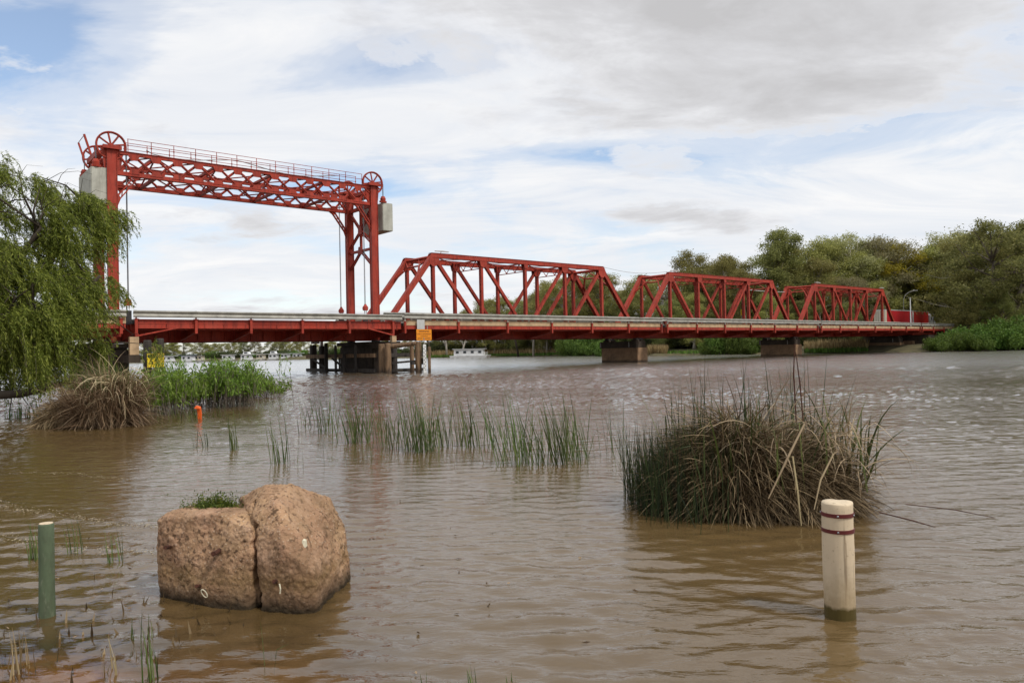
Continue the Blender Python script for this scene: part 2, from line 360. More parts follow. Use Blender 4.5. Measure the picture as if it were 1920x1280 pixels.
def build_water():
    # rows and columns kept about as fine as the eye resolves them
    r = np.concatenate([np.linspace(1.2, 4, 20)[:-1], np.linspace(4, 12, 221)[:-1], 1 / np.linspace(1 / 12, 1 / 200, 340)[:-1], 200 * (3400 / 200) ** np.linspace(0, 1, 50)]); nr = len(r)
    a = np.radians(np.concatenate([np.linspace(-82, -38, 31)[:-1], np.linspace(-38, 38, 481)[:-1], np.linspace(38, 82, 31)])); na = len(a)
    RR, AA = np.meshgrid(r, a, indexing='ij'); X = RR * np.sin(AA); Y = RR * np.cos(AA)
    Z = np.zeros_like(X)
    g = np.random.default_rng(3)
    for i in range(46):                # wind ripples
        L = .10 * (.45 / .10) ** g.random(); th = g.normal(0, .5) + math.pi / 2 - .12; k = 2 * math.pi / L
        amp = .0043 * (L / .5) ** .95
        fade = np.clip(1 - RR / (L * 70), 0, 1) * (.65 + .35 * np.sin(X * .55 + 1.3 * np.sin(Y * .4)) * np.sin(Y * .8 + i))
        ph = k * (X * np.cos(th) + Y * np.sin(th)) + g.random() * 6.28
        Z += amp * fade * np.sin(ph + .6 * np.sin(X * .9 + i) + .5 * np.sin(Y * .7 + 2 * i))
    g2 = np.random.default_rng(8); dr = np.gradient(r)
    for i in range(nr):                # wind chop farther out
        if r[i] < 9: continue
        x_ = X[i]; row = np.zeros(na); gust = .72 + .36 * np.sin(x_ * .16 + 1.7 * np.sin(r[i] * .11) + .4) * np.sin(r[i] * .23 + .8 * np.sin(x_ * .09)); amp = min(.054 * dr[i], .065) * min(1., (r[i] - 9) / 8) * gust
        for k in range(6):
            L = max(dr[i] * .8, .22) * (1 + 4 * g2.random()); row += np.sin(x_ * 2 * math.pi / L + g2.random() * 6.28)
        Z[i] += amp * row / 1.73
    # two small wash ridges running in to the boulder from the left
    for (x0, y0, x1, y1, sag, amp, wd) in ((-9.5, 12.8, -2.7, 8.7, -.9, .042, .13), (-7.5, 9.6, -2.9, 7.6, -.35, .028, .09)):
        s = np.clip((X - x0) / (x1 - x0), 0, 1); yl = y0 + (y1 - y0) * s + sag * 4 * s * (1 - s)
        q = (Y - yl) / wd
        Z += amp * np.exp(-q * q) * np.clip((X - x0 + 2) / 2, 0, 1) * np.clip((x1 - X) / .7, 0, 1) * (.7 + .3 * np.sin(X * 5))
    v = np.stack([X, Y, Z], -1).reshape(-1, 3)
    i = np.arange(nr * na).reshape(nr, na)
    q = np.stack([i[:-1, :-1], i[:-1, 1:], i[1:, 1:], i[1:, :-1]], -1).reshape(-1, 4)
    o = mesh_np('river_water', v, q, 'river_water', smooth=True); tag(o, kind='structure')
    at_ = o.data.attributes.new('depth', 'FLOAT', 'POINT'); at_.data.foreach_set('value', bed_depth(v[:, 0], v[:, 1]).astype(np.float32))
build_water()
# muddy shelf under the shallow water and the near bank behind the viewer
x = np.concatenate([np.linspace(-60, -14, 12)[:-1], np.linspace(-14, 8, 90), np.linspace(8, 60, 12)[1:]]); y = np.concatenate([np.linspace(-1, 11, 70), np.linspace(11, 60, 12)[1:]]); XX, YY = np.meshgrid(x, y, indexing='ij')
ZZ = -bed_depth(XX, YY)
ZZ = np.where(YY < 1.5, (1.5 - YY) * .35 - .02, ZZ)
i = np.arange(XX.size).reshape(XX.shape)
tag(mesh_np('river_bed', np.stack([XX, YY, ZZ], -1).reshape(-1, 3), np.stack([i[:-1, :-1], i[1:, :-1], i[1:, 1:], i[:-1, 1:]], -1).reshape(-1, 4), 'bed_mud', smooth=True), kind='structure')
tag(part('near_bank', 'bank_earth', None, lambda b: b.add([(-400, 1.2, -.3), (400, 1.2, -.3), (400, -6, 1.2), (-400, -6, 1.2), (400, -600, 2.5), (-400, -600, 2.5)], [(0, 1, 2, 3), (3, 2, 4, 5)]), fix=False), kind='structure')
# far bank
def build_bank():
    pts = []
    for (x0, y0), (x1, y1) in zip(SH[:-1], SH[1:]):
        n = max(2, min(40, int(math.hypot(x1 - x0, y1 - y0) / 3)))
        for k in range(n): pts.append((x0 + (x1 - x0) * k / n, y0 + (y1 - y0) * k / n))
    prof = [(-3, -.8), (0, .02), (1.2, .35), (4, .8), (10, 1.5), (30, 2.0), (90, 2.4), (300, 3), (1500, 4)]
    v = []
    for (x, y) in pts:
        rr = math.hypot(x, y); wob = 1.2 * mn.noise(Vector((x * .13, y * .13, 0)))
        for k, (dd, z) in enumerate(prof):
            s = (rr + dd + (wob if k < 5 else 0)) / rr
            v.append((x * s, y * s, z + (.25 * mn.noise(Vector((x * .3, dd * .4, 3))) if k > 1 else 0)))
    n = len(prof); i = np.arange(len(v)).reshape(-1, n)
    q = np.stack([i[:-1, :-1], i[1:, :-1], i[1:, 1:], i[:-1, 1:]], -1).reshape(-1, 4)
    tag(mesh_np('far_bank', np.array(v), q, 'bank_earth', smooth=True), kind='structure')
build_bank()

# ------------------------------------------------------------------ bridge building blocks (local x = along, y = away, z = up)
def plate(b, a, c, wid, th, side):       # flat strip
    return b.bar(a, c, wid, th, side)
def laced(name, m, parent, a, c, wid, dep, pitch=.55, solid_top=False):
    """built-up member: two channels (webs in the truss plane) joined by zig-zag lacing"""
    a, c = Vector(a), Vector(c); b = MB(); s = Vector((0, 1, 0)); d = (c - a).normalized(); up = d.cross(s).normalized()
    for k in (-1, 1):
        off = s * (k * (dep / 2 - .02)); b.bar(a + off, c + off, wid, .04, s)
        for j in (-1, 1):                # flanges
            q = s * (k * (dep / 2 - .05)) + up * (j * (wid / 2 - .015)); b.bar(a + q, c + q, .03, .09, s)
    if solid_top: b.bar(a + up * (wid / 2 + .012) * (1 if up.z > 0 else -1), c + up * (wid / 2 + .012) * (1 if up.z > 0 else -1), .024, dep + .06, s)
    o = b.build(name, m, parent)
    l = MB(); L = (c - a).length; n = max(2, int(L / pitch))
    for j in ((-1, 1) if not solid_top else ((-1,) if up.z > 0 else (1,))):
        for i in range(n):
            p0 = a + d * (L * i / n) + up * (j * (wid / 2 - .004)) + s * ((dep / 2 - .06) * (1 if i % 2 else -1))
            p1 = a + d * (L * (i + 1) / n) + up * (j * (wid / 2 - .004)) + s * ((dep / 2 - .06) * (-1 if i % 2 else 1))
            l.bar(p0, p1, .016, .085, s)
    l.build('lacing', m, o, fix=False)
    return o
RAILP = [(.0, .58), (-.075, .545), (-.085, .46), (-.02, .40), (.03, .29), (-.02, .18), (-.085, .12), (-.075, .035), (.0, 0)]
def guard_rail(parent, x0, x1, y, z, name='guard_rail', out=1):
    b = MB(); v = []
    for xx in (x0, x1):
        for (yy, z_) in RAILP: v.append((xx, y + yy * out, z + z_))
        for (yy, z_) in RAILP: v.append((xx, y + yy * out + .03, z + z_))
    n = len(RAILP); m = 2 * n; f = []
    for i in range(n - 1):
        f.append((i, i + 1, m + i + 1, m + i)); f.append((n + i, m + n + i, m + n + i + 1, n + i + 1))
    f += [(0, m, m + n, n), (n - 1, 2 * n - 1, m + 2 * n - 1, m + n - 1)]
    for e in (0, m): f += [(e + i, e + n + i, e + n + i + 1, e + i + 1) for i in range(n - 1)]
    b.add(v, f); return b.build(name, 'rail_zinc', parent)
def side_works(parent, x0, x1, posts, zr, red_kerb, y=-4.7, out=1, dz=0, cantilever=True):
    """edge of a roadway: kerb boards, fascia channels, rail posts, guard rail"""
    bounds = sorted(set([x0] + list(posts) + [x1]))
    for a, c in zip(bounds[:-1], bounds[1:]):
        if c - a < .3: continue
        if red_kerb:
            part('kerb_channel', 'red_paint', parent, lambda b: (b.box(a + .01, c - .01, y - .03, y + .03, 4.93, 5.30), b.box(a + .01, c - .01, y - .12 * (out > 0), y + .12 * (out < 0) + .02, 5.27, 5.33), b.box(a + .01, c - .01, y - .10 * (out > 0), y + .10 * (out < 0) + .02, 4.93, 4.97)))
        else:
            part('kerb_board', 'kerb_timber', parent, lambda b: b.box(a + .008, c - .008, y - .11, y + .11, 4.955 + dz, 5.50 + dz))
        mid = (a + c) / 2
        for p0, p1 in ((a, mid), (mid, c)):
            part('fascia_channel', 'red_paint', parent, lambda b: (b.box(p0 + .018, p1 - .018, y - .07, y + .05, 4.55, 4.925), b.box(p0 + .018, p1 - .018, y - .15 * (out > 0), y + .15 * (out < 0), 4.55, 4.585)))
    for k, xx in enumerate(posts):
        ys = y - .22 * out
        p = part('rail_post', 'rail_zinc', parent, lambda b: b.box(xx - .07, xx + .07, ys - .05, ys + .05, 5.36, zr + .04))
        part('post_stub', 'red_paint', p, lambda b: (b.box(xx - .105, xx + .105, ys - .09, ys + .09, 4.10, 5.34), b.box(xx - .21, xx + .21, ys - .15, ys + .12, 5.335, 5.365)))
        for z_ in (zr - .12, zr - .44):
            part('rail_bolt', 'dark_steel', p, lambda b: b.tube([(xx, ys - .06, z_), (xx, ys - .10, z_)], .025, 6))
    bd = [x0] + list(posts[1:-1]) + [x1]
    for a, c in zip(bd[:-1], bd[1:]): guard_rail(parent, a + .004, c - .004, y - .30 * out if out > 0 else y + .27, zr - .56, out=out)
def cross_beam(parent, xx, lo=3.56, near=-4.62, far=None):
    far = W + 4.62 if far is None else far
    pts = [(xx, near, 4.93), (xx, near, 4.20), (xx, -.3, lo), (xx, W + .3, lo), (xx, far, 4.20), (xx, far, 4.93)]
    part('cross_beam', 'red_paint', parent, lambda b: (b.poly([(xx - .02, *p[1:]) for p in pts], (.04, 0, 0)),
         b.bar((xx, near, 4.19), (xx, -.3, lo - .01), .03, .22, (1, 0, 0)), b.bar((xx, W + .3, lo - .01), (xx, far, 4.19), .03, .22, (1, 0, 0))))
def decks(parent, x0, x1, z=5.22):
    part('roadway_slab', 'deck_asphalt', parent, lambda b: b.box(x0, x1, -4.55, -.52, 4.94, z))
    part('roadway_slab', 'deck_asphalt', parent, lambda b: b.box(x0, x1, W + .52, W + 4.55, 4.94, z))
    part('centre_slab', 'deck_asphalt', parent, lambda b: b.box(x0, x1, .36, W - .36, 4.94, z + .02))
    for yy in [1.0 + k * (W - 2) / 3 for k in range(4)] + [-4.0, -3.0, -2.0, -1.0, W + 1, W + 2, W + 3, W + 4]:  # roadway stringers added to block low sky light from the girder webs
        part('stringer_baffle', 'red_paint', parent, lambda b: b.box(x0, x1, yy - .1, yy + .1, 4.42, 4.935))

# ------------------------------------------------------------------ truss spans
def make_truss_span():
    s = empty('truss_span'); ZT, ZB = 13.33, 4.45; L = 6 * P
    for y in (0, W):
        part('top_chord', 'red_paint', s, lambda b: (b.box(P - .25, 5 * P + .25, y - .27, y + .27, ZT - .27, ZT + .24), b.box(P - .32, 5 * P + .32, y - .33, y + .33, ZT + .243, ZT + .275), b.box(P - .2, 5 * P + .2, y - .33, y + .33, ZT - .275, ZT - .245)))
        part('bottom_chord', 'red_paint', s, lambda b: b.box(0, L, y - .24, y + .24, ZB - .32, ZB + .30))
        part('main_girder', 'red_paint', s, lambda b: (b.box(.1, L - .1, y - .03, y + .03, 3.58, 4.125), b.box(.1, L - .1, y - .22, y + .22, 3.52, 3.575)))
        for a, c in (((.15, y, ZB), (P, y, ZT - .05)), ((L - .15, y, ZB), (5 * P, y, ZT - .05))):
            laced('end_post', 'red_paint', s, a, c, .50, .56, .6, True)
        for k in range(1, 6):
            laced('vertical_post', 'red_paint', s, (k * P, y, ZB + .25), (k * P, y, ZT - .2), .36, .42, .42)
        for a, c in (((P, ZT), (2 * P, ZB)), ((2 * P, ZT), (3 * P, ZB)), ((3 * P, ZB), (4 * P, ZT)), ((4 * P, ZB), (5 * P, ZT))):
            A, C = Vector((a[0], y, a[1])), Vector((c[0], y, c[1])); dd = (C - A).normalized()
            laced('diagonal', 'red_paint', s, A + dd * .3, C - dd * .3, .40 if abs(a[0] - P) < .1 or abs(c[0] - 5 * P) < .1 else .34, .38, .45)
        for k in range(1, 6):
            xx = k * P
            if k in (1, 5):
                sg = 1 if k == 1 else -1
                pts = [(xx - sg * .75, ZT - .6), (xx - sg * .35, ZT + .2), (xx + sg * .75, ZT - .05), (xx + sg * .75, ZT - .75), (xx + sg * .35, ZT - 1.25), (xx - sg * .15, ZT - 1.35), (xx - sg * .45, ZT - 1.1)]
            elif k in (2, 4):
                sg = 1 if k == 2 else -1
                pts = [(xx - sg * .45, ZT - .1), (xx + sg * .75, ZT - .1), (xx + sg * .7, ZT - .75), (xx + sg * .35, ZT - 1.05), (xx - sg * .2, ZT - .95)]
            else: pts = [(xx - .4, ZT - .1), (xx + .4, ZT - .1), (xx + .25, ZT - .8), (xx - .25, ZT - .8)]
            for q in (-.30, .285):
                part('gusset_plate', 'red_paint', s, lambda b: b.poly([(p[0], y + q, p[1]) for p in pts], (0, .015, 0)))
            for q in (-.27, .255):
                part('gusset_plate', 'red_paint', s, lambda b: b.poly([(xx - .7, y + q, ZB + .1), (xx + .7, y + q, ZB + .1), (xx + .45, y + q, ZB + .9), (xx - .45, y + q, ZB + .9)], (0, .015, 0)))
    # portals in the sloping plane of the end posts
    for sg, x0, x1 in ((1, .15, P), (-1, L - .15, 5 * P)):
        def pp(u, v):                     # u across 0..1, v metres down the post
            d = Vector((x0 - x1, 0, ZB - ZT)).normalized(); q = Vector((x1, W * u, ZT - .05)) + d * v; return q
        def portal(b):
            up = (1, 0, .8)
            b.bar(pp(.03, .15), pp(.97, .15), .30, .25, up); b.bar(pp(.28, 1.35), pp(.72, 1.35), .16, .16, up)
            b.bar(pp(.03, 3.3), pp(.28, 1.35), .20, .16, up); b.bar(pp(.97, 3.3), pp(.72, 1.35), .20, .16, up)
            b.bar(pp(.04, .35), pp(.28, 1.35), .15, .12, up); b.bar(pp(.96, .35), pp(.72, 1.35), .15, .12, up)
            b.bar(pp(.28, 1.35), pp(.47, .25), .12, .1, up); b.bar(pp(.72, 1.35), pp(.53, .25), .12, .1, up)
            b.poly([pp(.04, 3.9), pp(.04, 2.6), pp(.12, 2.75)], (.02, 0, .01)); b.poly([pp(.96, 3.9), pp(.96, 2.6), pp(.88, 2.75)], (.02, 0, .01))
        part('portal_frame', 'red_paint', s, portal)
    for k in (2, 3, 4):
        def sway(b):
            xx = k * P
            b.bar((xx, .25, ZT - .1), (xx, W - .25, ZT - .1), .14, .2, (1, 0, 0)); b.bar((xx, .25, ZT - 1.15), (xx, W - .25, ZT - 1.15), .09, .14, (1, 0, 0))
            n = 6
            for i in range(n):
                ya, yb = .25 + (W - .5) * i / n, .25 + (W - .5) * (i + 1) / n
                b.bar((xx, ya, ZT - (.12 if i % 2 else 1.13)), (xx, yb, ZT - (1.13 if i % 2 else .12)), .06, .08, (1, 0, 0))
                if i % 2 == 0: b.poly([(xx - .01, yb - .16, ZT - .12), (xx - .01, yb + .16, ZT - .12), (xx - .01, yb, ZT - .34)], (.02, 0, 0))
                else: b.poly([(xx - .01, yb - .17, ZT - 1.13), (xx - .01, yb + .17, ZT - 1.13), (xx - .01, yb, ZT - .9)], (.02, 0, 0))
        part('sway_frame', 'red_paint', s, sway)
    for k in range(1, 5):
        def lat(b):
            for ya, yb in ((.2, W - .2), (W - .2, .2)):
                b.bar((k * P + .2, ya, ZT - .05), ((k + 1) * P - .2, yb, ZT - .05), .06, .22, (0, 1, 0))
            n = 12
            for i in range(n):
                xa, xb = k * P + .3 + (P - .6) * i / n, k * P + .3 + (P - .6) * (i + 1) / n
                b.bar((xa, .3 + .5 * (i % 2), ZT + .05), (xb, .8 - .5 * (i % 2), ZT + .05), .03, .06, (0, 1, 0))
                b.bar((xa, W - .3 - .5 * (i % 2), ZT + .05), (xb, W - .8 + .5 * (i % 2), ZT + .05), .03, .06, (0, 1, 0))
        part('lateral_bracing', 'red_paint', s, lat)
    for k in range(0, 7): cross_beam(s, min(max(k * P, .12), L - .12))
    decks(s, 0, L)
    posts = [.14] + [k * P for k in range(1, 6)] + [L - .14]
    side_works(s, 0, L, posts, 6.20, False)
    side_works(s, 0, L, posts, 6.20, False, y=W + 4.7, out=-1)
    for y, o in ((-.62, 1), (W + .62, -1)):
        guard_rail(s, .05, L - .05, y, 5.98, 'inner_rail', o)
        for k in range(13):
            xx = .2 + (L - .4) * k / 12
            part('inner_rail_post', 'rail_zinc', s, lambda b: b.box(xx - .05, xx + .05, y + .035 * o, y + .12 * o, 5.0, 6.5))
    return s
tspan = make_truss_span()
SP = 4 * P + G
labels = ['nearest and largest red steel truss span, right beside the lift tower', 'middle one of the three red steel truss spans', 'farthest and smallest red steel truss span, next to the truck']
for k in range(3):
    s = tspan if k == 0 else copy_tree(tspan)
    s.location = br(-P + k * SP, 0); s.rotation_euler = (0, 0, TH); tag(s, labels[k], 'bridge span', 'red truss spans of the bridge')
    if k != 1:                           # lamp lying on the top chord
        part('chord_lamp', 'grey_board', s, lambda b: (b.tube([(P + 1.2 if k == 0 else 5 * P - .6, 0, 13.6), (P + 1.2 if k == 0 else 5 * P - .6, 0, 13.85)], .05, 6), b.poly([((P + .4 if k == 0 else 5 * P - .8) + q, -.1, 13.9 + .06 * math.sin(q * 1.7)) for q in (0, .5, 1.0, 1.5, 1.9)] + [((P + .4 if k == 0 else 5 * P - .8) + q, -.1, 13.82) for q in (1.9, 0)], (0, .24, 0))))

# ------------------------------------------------------------------ lift span
ls = bempty('lift_span', -33.3, label='long red girder lift span hanging below the red gantry', cat='bridge span'); LL = 25.95
lp = [.25, 5.06, 9.92, 14.89, 19.86, 24.9]
for y in (0, W):
    part('main_girder', 'red_paint', ls, lambda b: (b.box(0, LL, y - .03, y + .03, 3.56, 4.93), b.box(0, LL, y - .22, y + .22, 3.50, 3.555), b.box(0, LL, y - .22, y + .22, 4.87, 4.925)))
    for k in range(21):
        xx = .4 + k * (LL - .8) / 20
        part('web_stiffener', 'red_paint', ls, lambda b: b.box(xx - .02, xx + .02, y - .2, y - .035, 3.56, 4.865))
for xx in lp: cross_beam(ls, xx)
decks(ls, 0, LL)
side_works(ls, 0, LL, lp, 6.03, True); side_works(ls, 0, LL, lp, 6.03, True, y=W + 4.7, out=-1)
for xa, xb in ((.28, 3.6), (24.87, 21.9)):
    part('end_strut', 'red_paint', ls, lambda b: (b.box(xa - .13, xa + .13, -4.98, -4.86, 3.85, 4.12), b.bar((xa, -4.9, 3.92), (xb, -4.9, 4.62), .12, .1, (0, 1, 0))))
# lifting-rope anchors on the span
gan_x0, gan_x1 = -33.7, -7.72
for tx, nm in ((gan_x0 + 1.18, 'left'), (gan_x1 - 1.18, 'right')):
    for y in (0, W):
        xx = tx + 33.3
        a = part('rope_anchor', 'red_paint', ls, lambda b: (b.tube([(xx, y, 6.75), (xx, y, 7.15), (xx, y, 7.3), (xx, y, 7.45)], [.30, .30, .16, .1], 8), b.box(xx - .3, xx + .3, y - .12, y + .12, 6.9, 7.05)))
        part('anchor_rod', 'white_paint', a, lambda b: (b.tube([(xx - .1, y, 6.3), (xx - .1, y, 6.75)], .05, 6), b.tube([(xx + .1, y, 6.3), (xx + .1, y, 6.75)], .05, 6)))
        part('anchor_base', 'dark_steel', a, lambda b: b.box(xx - .24, xx + .24, y - .2, y + .2, 5.0, 6.3))

# ------------------------------------------------------------------ gantry with its towers
gt = bempty('lift_gantry', gan_x0, label='tall red lattice lift gantry on two towers with big sheave wheels', cat='lift gantry'); GL = gan_x1 - gan_x0
GT, GB = 20.28, 18.42
for xx in (0, GL):
    for y in (0, W):
        def colm(b):
            b.box(xx - .40, xx + .40, y - .26, y - .22, 3.5, 20.42); b.box(xx - .40, xx + .40, y + .22, y + .26, 3.5, 20.42)
            b.box(xx - .03, xx + .03, y - .219, y + .219, 3.5, 20.42)
            b.box(xx - .415, xx - .375, y - .34, y - .261, 3.5, 20.42); b.box(xx + .375, xx + .415, y - .34, y - .261, 3.5, 20.42)
            b.box(xx - .36, xx - .32, y - .219, y + .219, 3.5, 20.40); b.box(xx + .32, xx + .36, y - .219, y + .219, 3.5, 20.40)
        c = part('tower_column', 'red_paint', gt, colm)
        part('bearing_seat', 'red_paint', c, lambda b: (b.box(xx - .75, xx + .75, y - .55, y - .30, 20.42, 20.72), b.box(xx - .75, xx + .75, y + .30, y + .55, 20.42, 20.72), b.box(xx - .6, xx + .6, y - .28, y + .28, 20.43, 20.5)))
        sg = 1 if xx == 0 else -1
        part('column_haunch', 'red_paint', c, lambda b: (b.poly([(xx + .42 * sg, y - .06, 20.2), (xx + .95 * sg, y - .06, 20.2), (xx + .75 * sg, y - .06, 18.8), (xx + .42 * sg, y - .06, 18.2)], (0, .12, 0)), b.poly([(xx - .42 * sg, y - .06, 20.4), (xx - .75 * sg, y - .06, 20.4), (xx - .6 * sg, y - .06, 18.9), (xx - .42 * sg, y - .06, 18.4)], (0, .12, 0))))
        # sheave wheel
        wh = empty('sheave_wheel'); wh.parent = gt; wh.location = (xx, y, 20.80)
        def rim(b):
            n = 36; prof = [(1.16, -.13), (1.24, -.13), (1.24, -.07), (1.19, -.05), (1.19, .05), (1.24, .07), (1.24, .13), (1.16, .13), (1.08, .05), (1.08, -.05)]
            v = []; f = []; m = len(prof)
            for i in range(n):
                a = 2 * math.pi * i / n
                for r_, q in prof: v.append((r_ * math.cos(a), q, r_ * math.sin(a)))
            for i in range(n):
                for j in range(m): f.append((i * m + j, i * m + (j + 1) % m, ((i + 1) % n) * m + (j + 1) % m, ((i + 1) % n) * m + j))
            b.add(v, f)
        part('rim', 'red_paint', wh, rim)
        for i in range(8):
            a = 2 * math.pi * i / 8 + .2
            part('spoke', 'red_paint', wh, lambda b: (b.bar((.17 * math.cos(a), 0, .17 * math.sin(a)), (1.1 * math.cos(a), 0, 1.1 * math.sin(a)), .09, .14, (0, 1, 0)), b.bar((.17 * math.cos(a), 0, .17 * math.sin(a)), (1.1 * math.cos(a), 0, 1.1 * math.sin(a)), .16, .04, (0, 1, 0))))
        part('hub', 'red_paint', wh, lambda b: b.tube([(0, -.30, 0), (0, -.16, 0), (0, -.159, 0), (0, .159, 0), (0, .16, 0), (0, .30, 0)], [.10, .10, .2, .2, .10, .10], 12))
# overhead lattice trusses
NP_ = 13; gx = [1.80 + i * 1.858 for i in range(NP_)]
for y in (0, W):
    part('overhead_top_chord', 'red_paint', gt, lambda b: (b.box(.42, GL - .42, y - .16, y + .16, GT - .16, GT + .10), b.box(.42, GL - .42, y - .24, y + .24, GT + .102, GT + .14)))
    part('overhead_bottom_chord', 'red_paint', gt, lambda b: (b.box(.42, GL - .42, y - .15, y + .15, GB - .12, GB + .20), b.box(.42, GL - .42, y - .22, y + .22, GB - .155, GB - .122)))
    xs = [.45] + gx + [GL - .45]
    for i in range(len(xs) - 1):
        for k, (za, zb_) in enumerate(((GT - .14, GB + .1), (GB + .1, GT - .14))):
            yy = y - .09 + .10 * k
            part('lattice_bar', 'red_paint', gt, lambda b: (b.bar((xs[i], yy, za), (xs[i + 1], yy, zb_), .23, .03, (0, 1, 0)), b.bar((xs[i], yy - .05, za), (xs[i + 1], yy - .05, zb_), .03, .07, (0, 1, 0))))
    for xx in gx:
        part('gusset_plate', 'red_paint', gt, lambda b: b.poly([(xx - .52, y - .185, GT - .1), (xx + .52, y - .185, GT - .1), (xx + .28, y - .185, GT - .60), (xx - .28, y - .185, GT - .60)], (0, .02, 0)))
        part('gusset_plate', 'red_paint', gt, lambda b: b.poly([(xx - .52, y - .185, GB + .06), (xx + .52, y - .185, GB + .06), (xx + .26, y - .185, GB + .50), (xx - .26, y - .185, GB + .50)], (0, .02, 0)))
    for xa, xb, sg in ((1.9, .42, 1), (GL - 1.9, GL - .42, -1)):
        def knee(b):
            b.bar((xa, y, GB - .05), (xb, y, GB - 2.1), .09, .28, (0, 1, 0)); b.bar((xa + .35 * sg, y, GB - .1), (xb, y, GB - 2.55), .09, .28, (0, 1, 0))
            for q in range(5):
                f0 = q / 5; pa = Vector((xa, y, GB - .05)).lerp(Vector((xb, y, GB - 2.1)), f0 + .1); pb = Vector((xa + .35 * sg, y, GB - .1)).lerp(Vector((xb, y, GB - 2.55)), f0 + .1 + (.1 if q % 2 else 0))
                b.bar(pa, pb, .08, .05, (0, 1, 0))
            b.poly([(xb, y - .1, GB - 1.7), (xb, y - .1, GB - 3.0), (xb + .3 * sg, y - .1, GB - 2.2)], (0, .2, 0)); b.poly([(xa - .3 * sg, y - .1, GB - .1), (xa + .7 * sg, y - .1, GB - .1), (xa, y - .1, GB - .55)], (0, .2, 0))
        part('knee_brace', 'red_paint', gt, knee)
for i in range(0, NP_):
    x0 = gx[i]
    if i % 3 == 1:
        part('cross_frame', 'red_paint', gt, lambda b: (b.bar((x0, .2, GT), (x0, W - .2, GT), .22, .3, (1, 0, 0)), b.bar((x0, .2, GB), (x0, W - .2, GB), .22, .3, (1, 0, 0)), b.bar((x0, .2, GB + .1), (x0, W - .2, GT - .1), .1, .12, (1, 0, 0)), b.bar((x0, .2, GT - .1), (x0, W - .2, GB + .1), .1, .12, (1, 0, 0))))
    if i < NP_ - 1:
        x1 = gx[i + 1]
        for z in (GT + .0, GB - .02):
            def lat2(b):
                if i % 2: b.bar((x0, .15, z), (x1, W / 2, z), .1, .1, (0, 0, 1)); b.bar((x0, W - .15, z), (x1, W / 2, z), .1, .1, (0, 0, 1))
                else: b.bar((x1, .15, z), (x0, W / 2, z), .1, .1, (0, 0, 1)); b.bar((x1, W - .15, z), (x0, W / 2, z), .1, .1, (0, 0, 1))
            part('lateral_bracing', 'red_paint', gt, lat2)
# walkway on top with hand railings
for y in (-.05, 1.35):
    n = 12
    for i in range(n + 1):
        xx = 1.35 + (GL - 2.7) * i / n
        p = part('railing_post', 'red_paint', gt, lambda b: b.tube([(xx, y, GT + .14), (xx, y, GT + 1.32)], .032, 6))
        part('post_clamp', 'red_paint', p, lambda b: b.tube([(xx, y, GT + .68), (xx, y, GT + .80)], .06, 6))
    for z in (.74, 1.3):
        part('hand_rail', 'red_paint', gt, lambda b: b.tube([(1.3, y, GT + z), (GL - 1.3, y, GT + z)], .026, 6))
part('walkway_plank', 'dark_timber', gt, lambda b: b.box(1.2, GL - 1.2, .10, 1.25, GT + .145, GT + .20))
def conduit(b):
    pts = []
    for i in range(40):
        f = i / 39; pts.append((3.0 + 19 * f, .5, GT + .95 - .65 * abs(math.sin(f * 5.2 + .9)) ** 1.4 * (1 if i % 39 else .6)))
    b.tube(pts, .045, 5)
part('slack_cable', 'rope_steel', gt, conduit)
part('end_lever', 'red_paint', gt, lambda b: (b.bar((-.9, 3.2, 20.3), (-1.5, 3.2, 22.3), .16, .2, (0, 1, 0)), b.bar((-1.25, 4.6, 20.3), (-1.7, 4.6, 21.8), .14, .16, (0, 1, 0)), b.bar((-1.5, 3.2, 22.2), (-1.75, 4.5, 21.75), .05, .05)))
part('machinery_box', 'red_paint', gt, lambda b: b.box(-1.0, -.45, .9, 4.9, 20.0, 20.5)); part('machinery_box', 'red_paint', gt, lambda b: b.box(GL + .45, GL + .9, .9, 4.7, 19.6, 20.1))
